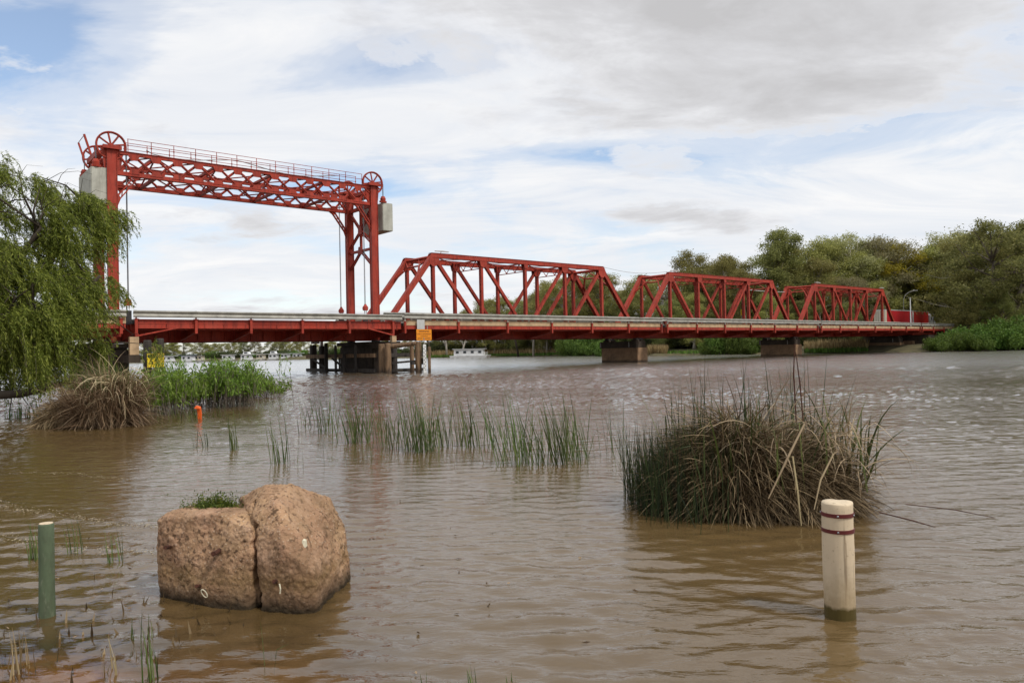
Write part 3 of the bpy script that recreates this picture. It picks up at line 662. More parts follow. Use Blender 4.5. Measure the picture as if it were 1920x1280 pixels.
# tower bracing between near and far columns
for xx in (0, GL):
    def lac(b, a, c, w=.26):
        a, c = Vector(a), Vector(c); d = (c - a).normalized(); s = Vector((1, 0, 0)); u = d.cross(s)
        for j in (-1, 1): b.bar(a + u * (j * w / 2), c + u * (j * w / 2), .06, .2, s)
        n = max(2, int((c - a).length / .3))
        for i in range(n):
            b.bar(a.lerp(c, i / n) + u * (w / 2 * (1 if i % 2 else -1)), a.lerp(c, (i + 1) / n) + u * (w / 2 * (-1 if i % 2 else 1)), .05, .05, s)
            b.bar(a.lerp(c, i / n) + u * (w / 2 * (-1 if i % 2 else 1)), a.lerp(c, (i + 1) / n) + u * (w / 2 * (1 if i % 2 else -1)), .05, .05, s)
    m_ = W / 2
    segs = [((xx, .3, 11.75), (xx, m_, 13.6)), ((xx, W - .3, 11.75), (xx, m_, 13.6)), ((xx, m_, 13.6), (xx, m_, 18.3)), ((xx, .3, 14.2), (xx, m_, 15.9)), ((xx, W - .3, 14.2), (xx, m_, 15.9)), ((xx, .3, 18.2), (xx, m_, 15.9)), ((xx, W - .3, 18.2), (xx, m_, 15.9))]
    for a, c in segs: part('tower_brace', 'red_paint', gt, lambda b: lac(b, a, c))
    part('tower_strut', 'red_paint', gt, lambda b: (b.bar((xx, .28, 13.62), (xx, W - .28, 13.62), .26, .3, (1, 0, 0)), b.poly([(xx - .18, m_ - .55, 13.2), (xx - .18, m_ + .55, 13.2), (xx - .18, m_ + .35, 14.1), (xx - .18, m_ - .35, 14.1)], (.02, 0, 0))))
    part('tower_gusset', 'red_paint', gt, lambda b: b.poly([(xx - .16, m_ - .45, 15.5), (xx - .16, m_ + .45, 15.5), (xx - .16, m_ + .4, 16.4), (xx - .16, m_ - .4, 16.4)], (.02, 0, 0)))
    part('tower_top_beam', 'red_paint', gt, lambda b: (b.box(xx - .12, xx + .12, .27, W - .27, 18.2, 18.6), b.box(xx - .12, xx + .12, .27, W - .27, 19.9, 20.3)))
# lift ropes
for tx, side in ((gan_x0 + 1.2, 'left'), (gan_x1 - 1.2, 'right')):
    for y, pos in ((0, 'near'), (W, 'far')):
        o = bempty('lift_rope', tx, y, label='steel lift ropes dropping from the %s sheave wheel of the %s tower' % (pos, side), cat='cable', group='ropes that carry the lift span')
        for q in (-.07, .07): part('strand', 'rope_steel', o, lambda b: b.tube([(0, q, 7.4), (0, q, 20.85)], .026 if side == 'right' else .045, 6))
# counterweights
for tx, side in ((gan_x0 - .99, 'left'), (gan_x1 + 1.77, 'right')):
    o = bempty('counterweight', tx, label='grey concrete counterweight block hanging outside the %s lift tower' % side, cat='counterweight', group='counterweights of the lift span')
    part('block', 'counterweight', o, lambda b: b.box(-.64, .64, -.15, W - .5, 15.65, 18.75), bevel=.05)
    for y in (0, W):
        sx = -.22 if side == 'left' else -.5; y = y if y < 1 else W - .8
        h_ = part('hanger', 'red_paint', o, lambda b: (b.tube([(sx, y, 18.75), (sx, y, 19.2), (sx, y, 19.45)], [.28, .32, .2], 8), b.box(sx - .38, sx + .38, y - .15, y + .15, 18.76, 18.95)))
        part('rope', 'rope_steel', h_, lambda b: (b.tube([(sx, y - .07, 19.4), (sx, y - .07, 20.8)], .03, 5), b.tube([(sx, y + .07, 19.4), (sx, y + .07, 20.8)], .03, 5)))

# ------------------------------------------------------------------ approach spans
ap = bempty('approach_span', -60, label='plain approach span running in behind the willow', cat='bridge span')
decks(ap, 0, 26.2); side_works(ap, 0, 26.2, [.3, 6.7, 13.1, 19.5, 25.8], 6.05, False)
for y in (-3, 0, W, W + 3): part('main_girder', 'red_paint', ap, lambda b: b.box(0, 26.2, y - .15, y + .15, 3.9, 4.93))
ae = bempty('approach_span', 123.1, label='short approach span from the last pier to the right abutment', cat='bridge span')
decks(ae, 0, 18); side_works(ae, 0, 18, [.5, 6.4, 12.2, 17.5], 6.15, False); side_works(ae, 0, 18, [.5, 6.4, 12.2, 17.5], 6.15, False, y=W + 4.7, out=-1)
for y in (-3, 0, W, W + 3): part('main_girder', 'red_paint', ae, lambda b: b.box(0, 18, y - .15, y + .15, 3.7, 4.93))

# ------------------------------------------------------------------ piers
def pier(t, label, t0=-1.2, t1=1.1, w0=-.8, w1=6.3):
    o = bempty('bridge_pier', t, label=label, cat='bridge pier', group='concrete river piers')
    part('shaft', 'pier_concrete', o, lambda b: b.box(t0, t1, w0, w1, -1.5, 2.12), bevel=.04)
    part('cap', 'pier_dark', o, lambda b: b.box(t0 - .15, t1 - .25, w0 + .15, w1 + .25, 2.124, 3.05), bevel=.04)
    for y in (0, W):
        for sx in (-.65, .45):
            p = part('pedestal', 'pier_dark', o, lambda b: b.box(sx - .35, sx + .35, y - .45, y + .45, 3.054, 3.3))
            part('bearing', 'dark_steel', p, lambda b: b.poly([(sx - .28, y - .3, 3.3), (sx + .28, y - .3, 3.3), (sx + .14, y - .3, 3.515), (sx - .14, y - .3, 3.515)], (0, .6, 0)))
        part('stain_rib', 'grey_board', o, lambda b: b.box(t0 - .20, t0 - .153, y + .6, y + .68, 2.2, 2.95))
    return o
pier(36, 'brown concrete pier between the nearest and middle truss spans'); pier(36 + SP, 'brown concrete pier between the middle and farthest truss spans'); pier(36 + 2 * SP, 'brown concrete pier under the right end of the farthest truss span')
tp_ = bempty('tower_pier', -7.2, label='dark concrete pier below the right lift tower, behind timber fenders', cat='bridge pier')
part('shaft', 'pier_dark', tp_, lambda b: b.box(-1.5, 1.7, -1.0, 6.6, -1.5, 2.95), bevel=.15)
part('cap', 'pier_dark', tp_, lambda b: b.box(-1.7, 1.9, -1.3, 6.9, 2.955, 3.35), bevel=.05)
part('outrigger_block', 'kerb_timber', tp_, lambda b: b.box(-1.45, -.95, -5.1, -4.65, 3.2, 3.84))
part('outrigger_beam', 'pier_dark', tp_, lambda b: b.box(-1.6, -.6, -5.1, -1.0, 2.6, 3.195))
for y in (0, W): part('bearing', 'dark_steel', tp_, lambda b: b.box(-.8, -.2, y - .4, y + .4, 3.355, 3.5))
tp2 = bempty('tower_pier', -34.2, label='dark concrete pier below the left lift tower, hidden by the willow', cat='bridge pier')
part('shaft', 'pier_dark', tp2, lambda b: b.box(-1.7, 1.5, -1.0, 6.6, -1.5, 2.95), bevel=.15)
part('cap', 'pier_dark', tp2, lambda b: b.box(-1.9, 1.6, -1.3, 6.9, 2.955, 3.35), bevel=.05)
part('outrigger_block', 'kerb_timber', tp2, lambda b: b.box(.6, 1.3, -5.1, -4.65, 2.35, 3.84))
part('outrigger_beam', 'pier_dark', tp2, lambda b: b.box(.5, 1.4, -5.1, -1.0, 1.7, 2.345))
ab = bempty('bridge_abutment', 128, label='brown concrete abutment where the bridge meets the right bank', cat='abutment')
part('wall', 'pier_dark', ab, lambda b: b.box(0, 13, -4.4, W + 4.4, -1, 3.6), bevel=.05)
part('front_wall', 'pier_concrete', ab, lambda b: b.box(-1.2, -.004, -1.5, W + 1.5, -1, 2.4), bevel=.05)
part('parapet', 'kerb_timber', ab, lambda b: (b.box(13.05, 15.5, -5.0, -4.6, 3.0, 5.2), b.add([(13.05, -5.0, 5.2), (13.05, -4.6, 5.2), (17.5, -4.6, 3.4), (17.5, -5.0, 3.4), (13.05, -5, 4.9), (13.05, -4.6, 4.9), (17.5, -4.6, 3.1), (17.5, -5, 3.1)], [(0, 1, 2, 3), (4, 7, 6, 5), (0, 3, 7, 4), (1, 5, 6, 2), (0, 4, 5, 1), (3, 2, 6, 7)])))
em = part('embankment', 'bank_earth', None, lambda b: b.add([br(136, -5.2, 5.0), br(136, W + 5.2, 5.0), br(330, W + 5.2, 5.0), br(330, -5.2, 5.0), br(136, -12, .5), br(136, W + 12, .5), br(330, W + 12, .5), br(330, -12, .5)], [(0, 1, 2, 3), (0, 3, 7, 4), (1, 5, 6, 2), (0, 4, 5, 1)])); tag(em, kind='structure')
rd = part('road', 'deck_asphalt', None, lambda b: b.add([br(141.1, -4.5, 5.2), br(141.1, W + 4.5, 5.2), br(330, W + 4.5, 5.2), br(330, -4.5, 5.2)], [(0, 1, 2, 3)]), fix=False); tag(rd, kind='structure')

# ------------------------------------------------------------------ timber fenders round the tower pier
def pile(parent, t, w, top, r, m='old_timber', name='pile', lean=0):
    b = MB(); b.lathe([(r, -1.6), (r * .99, .5), (r * 1.01, top * .6), (r * .97, top - .06), (r * .85, top)], 12, (t, w, 0)); return b.build(name, m, parent, smooth=False)
fd = bempty('timber_fender', 0, label='weathered timber fender with piles and walers in front of the tower pier', cat='fender')
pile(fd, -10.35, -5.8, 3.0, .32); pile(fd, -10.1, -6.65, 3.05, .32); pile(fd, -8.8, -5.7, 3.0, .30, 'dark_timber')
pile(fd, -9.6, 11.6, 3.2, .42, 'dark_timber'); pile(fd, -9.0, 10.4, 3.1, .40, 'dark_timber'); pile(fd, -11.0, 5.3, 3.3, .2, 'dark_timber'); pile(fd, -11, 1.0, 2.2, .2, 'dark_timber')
for z, h_ in ((1.85, .42), (.28, .36)):
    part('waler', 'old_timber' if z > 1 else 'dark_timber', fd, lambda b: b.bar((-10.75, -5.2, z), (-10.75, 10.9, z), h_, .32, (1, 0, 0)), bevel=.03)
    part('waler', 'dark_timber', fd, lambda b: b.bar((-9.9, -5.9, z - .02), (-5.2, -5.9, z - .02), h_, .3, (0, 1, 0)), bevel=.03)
for ya, yb in ((10.2, 6.0), (5.0, 1.5)):
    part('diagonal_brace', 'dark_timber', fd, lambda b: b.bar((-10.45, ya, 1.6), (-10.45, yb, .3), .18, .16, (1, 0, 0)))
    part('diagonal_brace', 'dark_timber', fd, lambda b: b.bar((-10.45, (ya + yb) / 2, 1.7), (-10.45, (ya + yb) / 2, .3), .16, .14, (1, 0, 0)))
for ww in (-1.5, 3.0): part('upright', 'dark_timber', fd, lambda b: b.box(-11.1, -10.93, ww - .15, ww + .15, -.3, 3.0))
hd = bempty('navigation_board', -9.5, 11.2, label='white board standing on the far end of the timber fender', cat='board')
part('panel', 'white_paint', hd, lambda b: (b.box(-.55, .55, -.03, .03, 3.35, 3.85), b.box(.62, 1.0, -.03, .03, 2.95, 3.75)))
part('stand', 'rail_zinc', hd, lambda b: (b.box(-.06, .06, .04, .12, 2.9, 3.9), b.box(.6, 1.05, .035, .1, 3.2, 3.26)))
fd2 = bempty('timber_fender', 0, label='paler timber fender arm with a long top rail beside the depth gauge', cat='fender')
pile(fd2, -8.0, -9.0, 3.15, .32); pile(fd2, -7.3, -9.9, 2.6, .15); pile(fd2, -7.5, -7.0, 2.9, .22)
part('top_rail', 'old_timber', fd2, lambda b: b.tube([(-9.9, -6.7, 2.72), (-9.0, -7.8, 2.85), (-8.15, -9.0, 2.98)], [.25, .24, .23], 10))
part('mid_rail', 'dark_timber', fd2, lambda b: b.bar((-9.8, -6.9, 1.05), (-7.8, -9.2, 1.25), .18, .2, (0, 0, 1)))
part('cleat', 'dark_timber', fd2, lambda b: (b.box(-8.7, -8.3, -8.9, -8.6, .85, 1.15), b.box(-7.75, -7.5, -9.5, -9.2, .85, 1.5)))
gb = bempty('depth_gauge', -7.75, -9.75, label='white depth gauge board with black marks standing in the river', cat='gauge board')
part('board', 'white_paint', gb, lambda b: b.box(-.17, .17, -.03, .03, -.5, 2.85))
for i in range(13): part('tick', 'sign_black', gb, lambda b: b.box(-.16 if i % 2 else -.02, .02 if i % 2 else .12, -.038, -.0315, .3 + i * .19, .36 + i * .19))
part('stem', 'rail_zinc', gb, lambda b: b.tube([(0, .06, 2.6), (0, .06, 3.5)], .04, 6))
dl = bempty('timber_dolphin', -31.9, -5.6, label='two dark timber piles carrying the yellow warning sign', cat='piles')
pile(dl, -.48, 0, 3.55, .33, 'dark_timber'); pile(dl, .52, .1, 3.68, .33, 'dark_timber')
part('cross_piece', 'old_timber', dl, lambda b: b.box(-.2, .25, -.15, .15, 2.55, 3.0)); part('cross_piece', 'old_timber', dl, lambda b: b.box(-.9, .9, .15, .45, .8, 1.15))
for k in (-.12, .38): part('bracket', 'white_paint', dl, lambda b: b.box(k - .07, k + .07, -.42, -.36, .8, 1.5))

# ------------------------------------------------------------------ signs
def face_sign(name, t, w, rz_extra, **kw): return empty(name, br(t, w), TH + rz_extra, **kw)
ys = face_sign('warning_sign', -31.9, -6.15, .28, label='yellow warning sign with black triangle on the dark timber piles', cat='sign')
part('panel', 'sign_yellow', ys, lambda b: b.box(-.74, .74, -.02, .02, 1.28, 2.42), bevel=.01)
part('header', 'sign_black', ys, lambda b: b.box(-.70, .70, -.026, -.0205, 2.10, 2.38))
text_mesh('lettering', 'WARNING', .25, 'sign_yellow', ys, (0, -.031, 2.235), (R(90), 0, 0))
part('triangle', 'sign_black', ys, lambda b: b.poly([(-.66, -.026, 1.55), (-.18, -.026, 1.55), (-.42, -.026, 2.0)], (0, .005, 0)))
part('triangle_field', 'sign_yellow', ys, lambda b: b.poly([(-.57, -.031, 1.60), (-.27, -.031, 1.60), (-.42, -.031, 1.88)], (0, .004, 0)))
part('symbol', 'sign_black', ys, lambda b: b.poly([(-.44, -.036, 1.62), (-.385, -.036, 1.70), (-.42, -.036, 1.715), (-.39, -.036, 1.83), (-.46, -.036, 1.69), (-.425, -.036, 1.68)], (0, .004, 0)))
for i in range(5): part('text_line', 'sign_black', ys, lambda b: b.box(-.08, .62 - .1 * (i % 2), -.026, -.0205, 2.0 - i * .11, 2.035 - i * .11))
os_ = face_sign('warning_sign', -4.73, -5.12, 0, label='orange warning sign fixed below the bridge railing by the tower', cat='sign')
part('panel', 'sign_orange', os_, lambda b: b.poly([(-.92, 0, 3.36), (.92, 0, 3.36), (.96, 0, 3.40), (.96, 0, 4.48), (.92, 0, 4.52), (-.92, 0, 4.52), (-.96, 0, 4.48), (-.96, 0, 3.40)], (0, .03, 0)))
for s_, sz, z in (('WARNING', .27, 4.30), ('CHECK UNDERBRIDGE', .165, 4.02), ('CLEARANCE', .165, 3.79), ('BEFORE PROCEEDING', .165, 3.55)):
    text_mesh('lettering', s_, sz, 'sign_black', os_, (0, -.006, z), (R(90), 0, 0))
part('bracket', 'rail_zinc', os_, lambda b: (b.box(-.5, -.42, .032, .1, 3.5, 4.9), b.box(.42, .5, .032, .1, 3.5, 4.9)))
gp = face_sign('notice_board', -5.1, -5.1, 0, label='plain grey board above the orange warning sign', cat='sign'); part('panel', 'grey_board', gp, lambda b: b.box(-.48, .48, 0, .03, 4.54, 5.56))
part('bracket', 'rail_zinc', gp, lambda b: b.box(-.3, .3, .032, .1, 4.7, 5.4))
yb = face_sign('load_sign', 72.1, W + .35, 0, label='small yellow road sign on the far side of the middle truss', cat='sign')
part('panel', 'sign_yellow', yb, lambda b: b.box(-.42, .42, -.02, .02, 7.6, 8.7)); part('post', 'rail_zinc', yb, lambda b: b.box(-.05, .05, .022, .1, 5.2, 8.6))
for i in range(4): part('text_line', 'sign_black', yb, lambda b: b.box(-.3, .3, -.026, -.0205, 7.75 + i * .24, 7.82 + i * .24))

# ------------------------------------------------------------------ truck and road furniture
tk = bempty('truck', 132.2, 8.0, label='red curtain-sided articulated truck driving off the far end of the bridge', cat='truck')
def trailer(b, x0, x1): b.box(x0, x1, -1.25, 1.25, 6.5, 9.85)
part('rear_trailer', 'truck_red', tk, lambda b: b.box(.12, 15.2, -1.25, 1.25, 6.45, 9.75), bevel=.04)
part('trailer_roof', 'grey_board', tk, lambda b: (b.box(.0, 15.3, -1.28, 1.28, 9.76, 9.95), b.box(16.2, 25.0, -1.28, 1.28, 9.76, 9.9)))
rr_ = part('rear_doors', 'boat_cream', tk, lambda b: (b.box(-.02, .1, -1.27, 1.27, 6.4, 9.75), b.box(.1, .9, -1.285, -1.255, 6.45, 9.7)))
for k in (-.8, -.3, .3, .8): part('lock_rod', 'dark_steel', rr_, lambda b: b.tube([(-.05, k, 6.5), (-.05, k, 9.6)], .03, 6))
part('coupling_panel', 'white_paint', tk, lambda b: b.box(15.3, 16.1, -1.2, 1.2, 6.6, 9.7))
part('front_trailer', 'truck_red_bright', tk, lambda b: b.box(16.2, 24.9, -1.25, 1.25, 6.45, 9.75), bevel=.04)
part('chassis', 'dark_steel', tk, lambda b: b.box(.3, 28, -.5, .5, 6.1, 6.4))
cb_ = part('cab', 'white_paint', tk, lambda b: b.poly([(25.6, -1.2, 6.1), (25.6, -1.2, 8.9), (26.1, -1.2, 9.3), (27.2, -1.2, 9.0), (27.9, -1.2, 7.7), (29.3, -1.2, 7.4), (29.4, -1.2, 6.1)], (0, 2.4, 0)))
part('cab_window', 'glass_dark', cb_, lambda b: b.poly([(26.5, -1.215, 7.6), (26.5, -1.215, 8.5), (27.0, -1.215, 8.5), (27.5, -1.215, 7.6)], (0, .012, 0)))
part('wind_deflector', 'white_paint', cb_, lambda b: b.poly([(25.4, -1.0, 9.31), (25.9, -1.0, 9.31), (25.5, -1.0, 9.9)], (0, 2.0, 0)))
part('exhaust', 'rail_zinc', cb_, lambda b: b.tube([(27.8, -1.3, 6.8), (27.8, -1.3, 9.3)], .09, 8))
for xx in (1.8, 3.1, 4.4, 13.6, 14.9, 17.6, 18.9, 23.4, 25.9, 28.5):
    for y in (-1.05, 1.05):
        w_ = part('wheel', 'tyre', tk, lambda b: b.tube([(xx, y - .17, 5.73), (xx, y + .17, 5.73)], .52, 14)); part('wheel_rim', 'grey_board', w_, lambda b: b.tube([(xx, y - .18, 5.73), (xx, y - .171, 5.73)], .27, 10))
lm = bempty('street_lamp', 152.4, 10.9, label='curved grey street lamp standing behind the truck', cat='street lamp')
part('pole', 'rail_zinc', lm, lambda b: b.tube([(0, 0, 5), (0, 0, 9), (.1, 0, 13.0), (.8, -.2, 14.3), (2.2, -.5, 15.0), (4.0, -.9, 15.5)], [.13, .11, .10, .08, .07, .06], 8))
part('lamp_head', 'grey_board', lm, lambda b: b.poly([(4.0, -.9, 15.4), (4.4, -1.1, 15.65), (5.6, -1.3, 15.62), (5.7, -1.3, 15.45)], (0, .35, 0)))
wp = bempty('pole', 128.6, -.5, label='plain white pole rising in front of the truck', cat='pole')
part('shaft', 'white_paint', wp, lambda b: b.tube([(0, 0, 5.2), (0, 0, 11.9)], [.13, .10], 8)); part('cap', 'grey_board', wp, lambda b: b.lathe([(.13, 11.9), (.13, 12.0), (.05, 12.08)], 8))
cbk = MB(); cbk.tube([br(5 * P - P + 7.2 * i / 8 + 1, 0.3, 13.65 - .5 * math.sin(math.pi * i / 8)) for i in range(9)] if False else [br(28.6 + (43.4 - 28.6) * i / 10, .3, 13.66 - .55 * math.sin(math.pi * i / 10)) for i in range(11)], .022, 5)
tag(cbk.build('overhead_cable', 'rope_steel'), 'thin cable sagging between the tops of the nearest two trusses', 'cable')
tag(MB().tube([br(28.6 + SP + (43.4 - 28.6) * i / 10, W, 12.4 - .1 * math.sin(math.pi * i / 10)) for i in range(11)], .06, 5).build('overhead_cable', 'grey_board'), 'grey pipe spanning between the middle and farthest trusses', 'pipe')

# ------------------------------------------------------------------ houseboats
def houseboat(px, wpx, py, label, body='boat_white', roof='boat_white', style=0, Y=None, decks_=1):
    k = CH * F / max(py - horizon(px), 3) if Y is None else Y
    c = at(px, py, k); L = wpx * k / F; hgt = 2.5
    o = empty('houseboat', (c.x, c.y, 0), -.06 + .05 * (style % 3 - 1), label=label, cat='houseboat', group='houseboats moored on the far bank')
    part('hull', 'boat_white' if style != 2 else 'grey_board', o, lambda b: b.add([(-L/2, -2, .05), (L/2 - 1, -2, .05), (L/2, 0, .05), (L/2 - 1, 2, .05), (-L/2, 2, .05), (-L/2 - .1, -2.1, .75), (L/2 - .6, -2.1, .75), (L/2 + .5, 0, .85), (L/2 - .6, 2.1, .75), (-L/2 - .1, 2.1, .75)],
         [(0, 1, 2, 3, 4), (9, 8, 7, 6, 5), (0, 5, 6, 1), (1, 6, 7, 2), (2, 7, 8, 3), (3, 8, 9, 4), (4, 9, 5, 0)]))
    x0, x1 = -L * .40, L * (.36 if style != 1 else .28)
    cab = part('cabin', body, o, lambda b: b.add([(x0, -1.8, .76), (x1, -1.8, .76), (x1, 1.8, .76), (x0, 1.8, .76), (x0, -1.75, 2.9), (x1 - (.9 if style == 1 else .1), -1.75, 2.9), (x1 - (.9 if style == 1 else .1), 1.75, 2.9), (x0, 1.75, 2.9)], [(3, 2, 1, 0), (4, 5, 6, 7), (0, 1, 5, 4), (1, 2, 6, 5), (2, 3, 7, 6), (3, 0, 4, 7)]))
    n = max(2, int((x1 - x0) / 2.6))
    for i in range(n):
        xx = x0 + (x1 - x0) * (i + .5) / n
        part('window', 'glass_dark', cab, lambda b: b.box(xx - .55, xx + .45, -1.86, -1.81, 1.55, 2.35))
    part('roof', roof, o, lambda b: b.box(x0 - .5, x1 + .6, -2.1, 2.1, 2.91, 3.06))
    if decks_ > 1:
        part('upper_cabin', body, o, lambda b: b.poly([(x0 + L * .12, -1.4, 3.065), (x1 - L * .12, -1.4, 3.065), (x1 - L * .2, -1.4, 4.2), (x0 + L * .16, -1.4, 4.2)], (0, 2.8, 0)))
        part('upper_window', 'glass_dark', o, lambda b: b.box(x0 + L * .22, x1 - L * .24, -1.45, -1.41, 3.4, 3.95))
    for i in range(4):
        xx = x1 + (L * .46 - x1) * (i + 1) / 4
        part('railing', 'white_paint', o, lambda b: (b.box(xx - .04, xx + .04, -1.95, -1.87, .76, 1.7),) and b)
    part('railing', 'white_paint', o, lambda b: b.box(x1, L * .47, -1.96, -1.86, 1.68, 1.76))
    return o
houseboat(318, 27, 680, 'white cruiser with raked dark windscreen beside the yellow sign', style=1, Y=335, decks_=1)
houseboat(354, 26, 679, 'white houseboat under a dark blue canopy', roof='boat_blue', style=0, Y=338)
houseboat(375, 17, 678.5, 'small cream houseboat with dark roof next to the blue canopy', body='boat_cream', roof='dark_steel', style=2, Y=342)
houseboat(429, 25, 677, 'grey-hulled long houseboat left of the rounded white one', style=2, Y=345)
houseboat(465, 27, 676, 'white two-storey houseboat with rounded upper deck', style=1, Y=345, decks_=2)
houseboat(490, 16, 675.6, 'low cream houseboat right of the two-storey one', body='boat_cream', style=0, Y=350)
houseboat(514, 20, 675, 'white houseboat with upper deck in the middle of the far row', style=2, Y=350, decks_=2)
houseboat(536, 17, 674.5, 'small white houseboat with wide dark windows in the far row', style=0, Y=352)
houseboat(560, 22, 674, 'white houseboat half hidden by the timber fender piles', style=1, Y=352)
houseboat(882, 74, 671.3, 'long white houseboat moored alone at the wooded bank', style=0, Y=262)

# ------------------------------------------------------------------ trees
def leaves(cen, dirs, ln, wd, g):
    n = len(cen); dirs = dirs / np.linalg.norm(dirs, axis=1, keepdims=True)
    r = g.normal(size=(n, 3)); s = np.cross(dirs, r); s /= np.linalg.norm(s, axis=1, keepdims=True) + 1e-9
    ln = np.asarray(ln).reshape(-1, 1) * np.ones((n, 1)); wd = np.asarray(wd).reshape(-1, 1) * np.ones((n, 1))
    v = np.stack([cen, cen + dirs * ln * .45 + s * wd * .5, cen + dirs * ln, cen + dirs * ln * .45 - s * wd * .5], 1).reshape(-1, 3)
    return v, np.arange(n * 4).reshape(n, 4)
def gum_tree(seed, H=20., spread=6., base=.12, leaf='gum_olive', bark='bark_grey', nl=24, clumps=13, per=84, lsz=.34, trunks=1):
    """eucalypt: forked trunk, limbs reaching many lobes of drooping leaf clumps"""
    g = np.random.default_rng(seed); b = MB(); lobes = []
    tr = .024 * H
    for k in range(trunks):
        a0 = g.random() * 6.28; lean = g.normal(0, .05, 2) if trunks == 1 else np.array([math.cos(a0), math.sin(a0)]) * .14
        top = np.array([lean[0] * H, lean[1] * H, H * .66]); f = np.array([0, 0, -.4]); pts = []
        for i in range(6):
            s = i / 5; pts.append(f + (top - f) * s + np.array([*g.normal(0, .012 * H * s, 2), 0]))
        b.tube(pts, [tr * (1 - .66 * i / 5) * (1.35 if i == 0 else 1) for i in range(6)], 7)
        m = nl // trunks
        for j in range(m):
            zt = H * (base + (.93 - base) * (j + g.random()) / m); s = min(1, max(.15, (zt / H - .12) / .66)); p0 = f + (top - f) * s; az = j * 2.4 + g.random() * 1.2
            env = math.sin(math.pi * min(1, max(.0, (zt / H - base * .3) / (1.04 - base * .3))) ** .8) ** .6
            rr = spread * env * (.15 + .85 * g.random() ** .55)
            c = np.array([p0[0] + rr * math.cos(az), p0[1] + rr * math.sin(az), zt])
            lobes.append((c, H * .075 * (.6 + .8 * g.random())))
            mid = (p0 + c) / 2 + np.array([0, 0, H * .02]); b.tube([p0, mid, c], [tr * .30, tr * .2, tr * .08], 5)
            for q in range(2):
                e = c + g.normal(0, H * .05, 3); b.tube([mid, (mid + e) / 2 + g.normal(0, .2, 3), e], [tr * .14, tr * .09, tr * .04], 4)
        lobes.append((np.array([top[0], top[1], H * .94]), H * .06)); b.tube([top, [top[0] * 1.05, top[1] * 1.05, H * .92]], [tr * .3, tr * .08], 5)
    C = []; Dr = []
    for c, r in lobes:
        u = g.normal(size=(clumps, 3)); u /= np.linalg.norm(u, axis=1, keepdims=True)
        cc = c + u * r * (.4 + .75 * g.random((clumps, 1))) * np.array([1.2, 1.2, .9])
        for q in cc:
            n = int(per * (.4 + 1.2 * g.random())); pts = q + np.clip(g.normal(0, 1, (n, 3)), -1.6, 1.6) * np.array([.028, .028, .024]) * H * (.6 + .6 * g.random())
            C.append(pts); dd = g.normal(0, .7, (n, 3)); dd[:, 2] -= .6; Dr.append(dd)
    C = np.concatenate(C); Dr = np.concatenate(Dr); n = len(C); C[:, 2] = np.maximum(C[:, 2], .4)
    v, q = leaves(C, Dr, lsz * (.5 + 1.0 * g.random(n)), lsz * .36 * (.6 + .8 * g.random(n)), g)
    o = empty('gum_tree'); b.build('trunk', bark, o, smooth=True, fix=False); mesh_np('crown', v, q, leaf, o)
    o['H'] = H; return o
VAR = [gum_tree(1, 20, 5.4, .10, 'gum_olive', 'bark_pale'), gum_tree(2, 20, 6.2, .22, 'gum_grey', 'bark_pale', 22, 13, 80), gum_tree(3, 20, 4.4, .05, 'gum_dark', nl=26), gum_tree(4, 20, 6.0, .15, 'gum_olive', 'bark_pale', 26, 12, 80, trunks=2), gum_tree(5, 20, 5.2, .10, 'gum_yellow', nl=22), gum_tree(6, 20, 6.8, .26, 'gum_dark', 'bark_grey', 28, 12, 80, .36, trunks=2)]
used = set()
def place_tree(px, ty, Y, v, sx=1., rz=None, label=None, group='gum trees on the far bank', base_z=1.6):
    p = at(px, ty, Y); H = max(3, p.z - base_z) * 1.11; s = H / 20.; sx *= 1.18
    o = VAR[v] if v not in used else copy_tree(VAR[v]); used.add(v)
    o.location = (p.x, p.y, base_z); o.rotation_euler = (0, 0, random.random() * 6.28 if rz is None else rz); o.scale = (s * sx, s * sx, s)
    tag(o, label, 'tree', group); return o
GL1 = 'olive gum tree in the dense wood behind the middle and farthest trusses'
GL2 = 'gum tree of the wooded bank seen through and under the nearest truss'
GL3 = 'small distant gum tree on the far bank behind the houseboats'
GL4 = 'gum tree in the dark stand to the right of the truck'
# right-hand wood: (px, top y, distance, variant, width, label)
for a in ((1882, 436, 172, 5, 1.15, 'tallest open-crowned gum tree at the right edge of the picture'), (1822, 448, 180, 3, 1.1, 'tall broad gum tree with sky showing through, right of the truck'),
          (1765, 480, 212, 2, 1.0, 'narrow dark gum tree just right of the truck cab'), (1692, 478, 214, 4, 1.15, 'yellow-green gum tree rising above the truck'), (1655, 462, 215, 1, 1.1, 'greyish gum tree behind the right end of the farthest truss'),
          (1585, 456, 214, 1, .95, 'grey-green domed gum tree above the farthest truss'), (1526, 470, 210, 0, .95, 'olive gum tree with rounded top between two trusses'),
          (1425, 450, 205, 2, .95, 'tall dark pointed gum tree above the middle truss'), (1458, 475, 207, 0, .9, 'olive gum tree at the right shoulder of the tall pointed one'), (1385, 492, 204, 3, .9, 'gum tree at the left shoulder of the tall pointed one'),
          (1283, 488, 222, 0, .85, 'solitary-topped gum tree above the left end of the middle truss')):
    place_tree(*a[:5], label=a[5])
for a in ((1772, 462, 214, 3, 1.15), (1792, 452, 212, 1, 1.1), (1738, 478, 216, 0, 1.2), (1718, 490, 218, 3, 1.2), (1905, 450, 185, 3, 1.1), (1850, 470, 195, 2, 1.2), (1806, 520, 182, 0, 1.1), (1910, 500, 172, 2, 1.2), (1830, 520, 188, 2, 1.2), (1745, 530, 214, 2, 1.1), (1890, 550, 168, 2, 1.3), (1850, 560, 170, 0, 1.2)): place_tree(*a, label=GL4, group='dark stand of gum trees right of the truck')
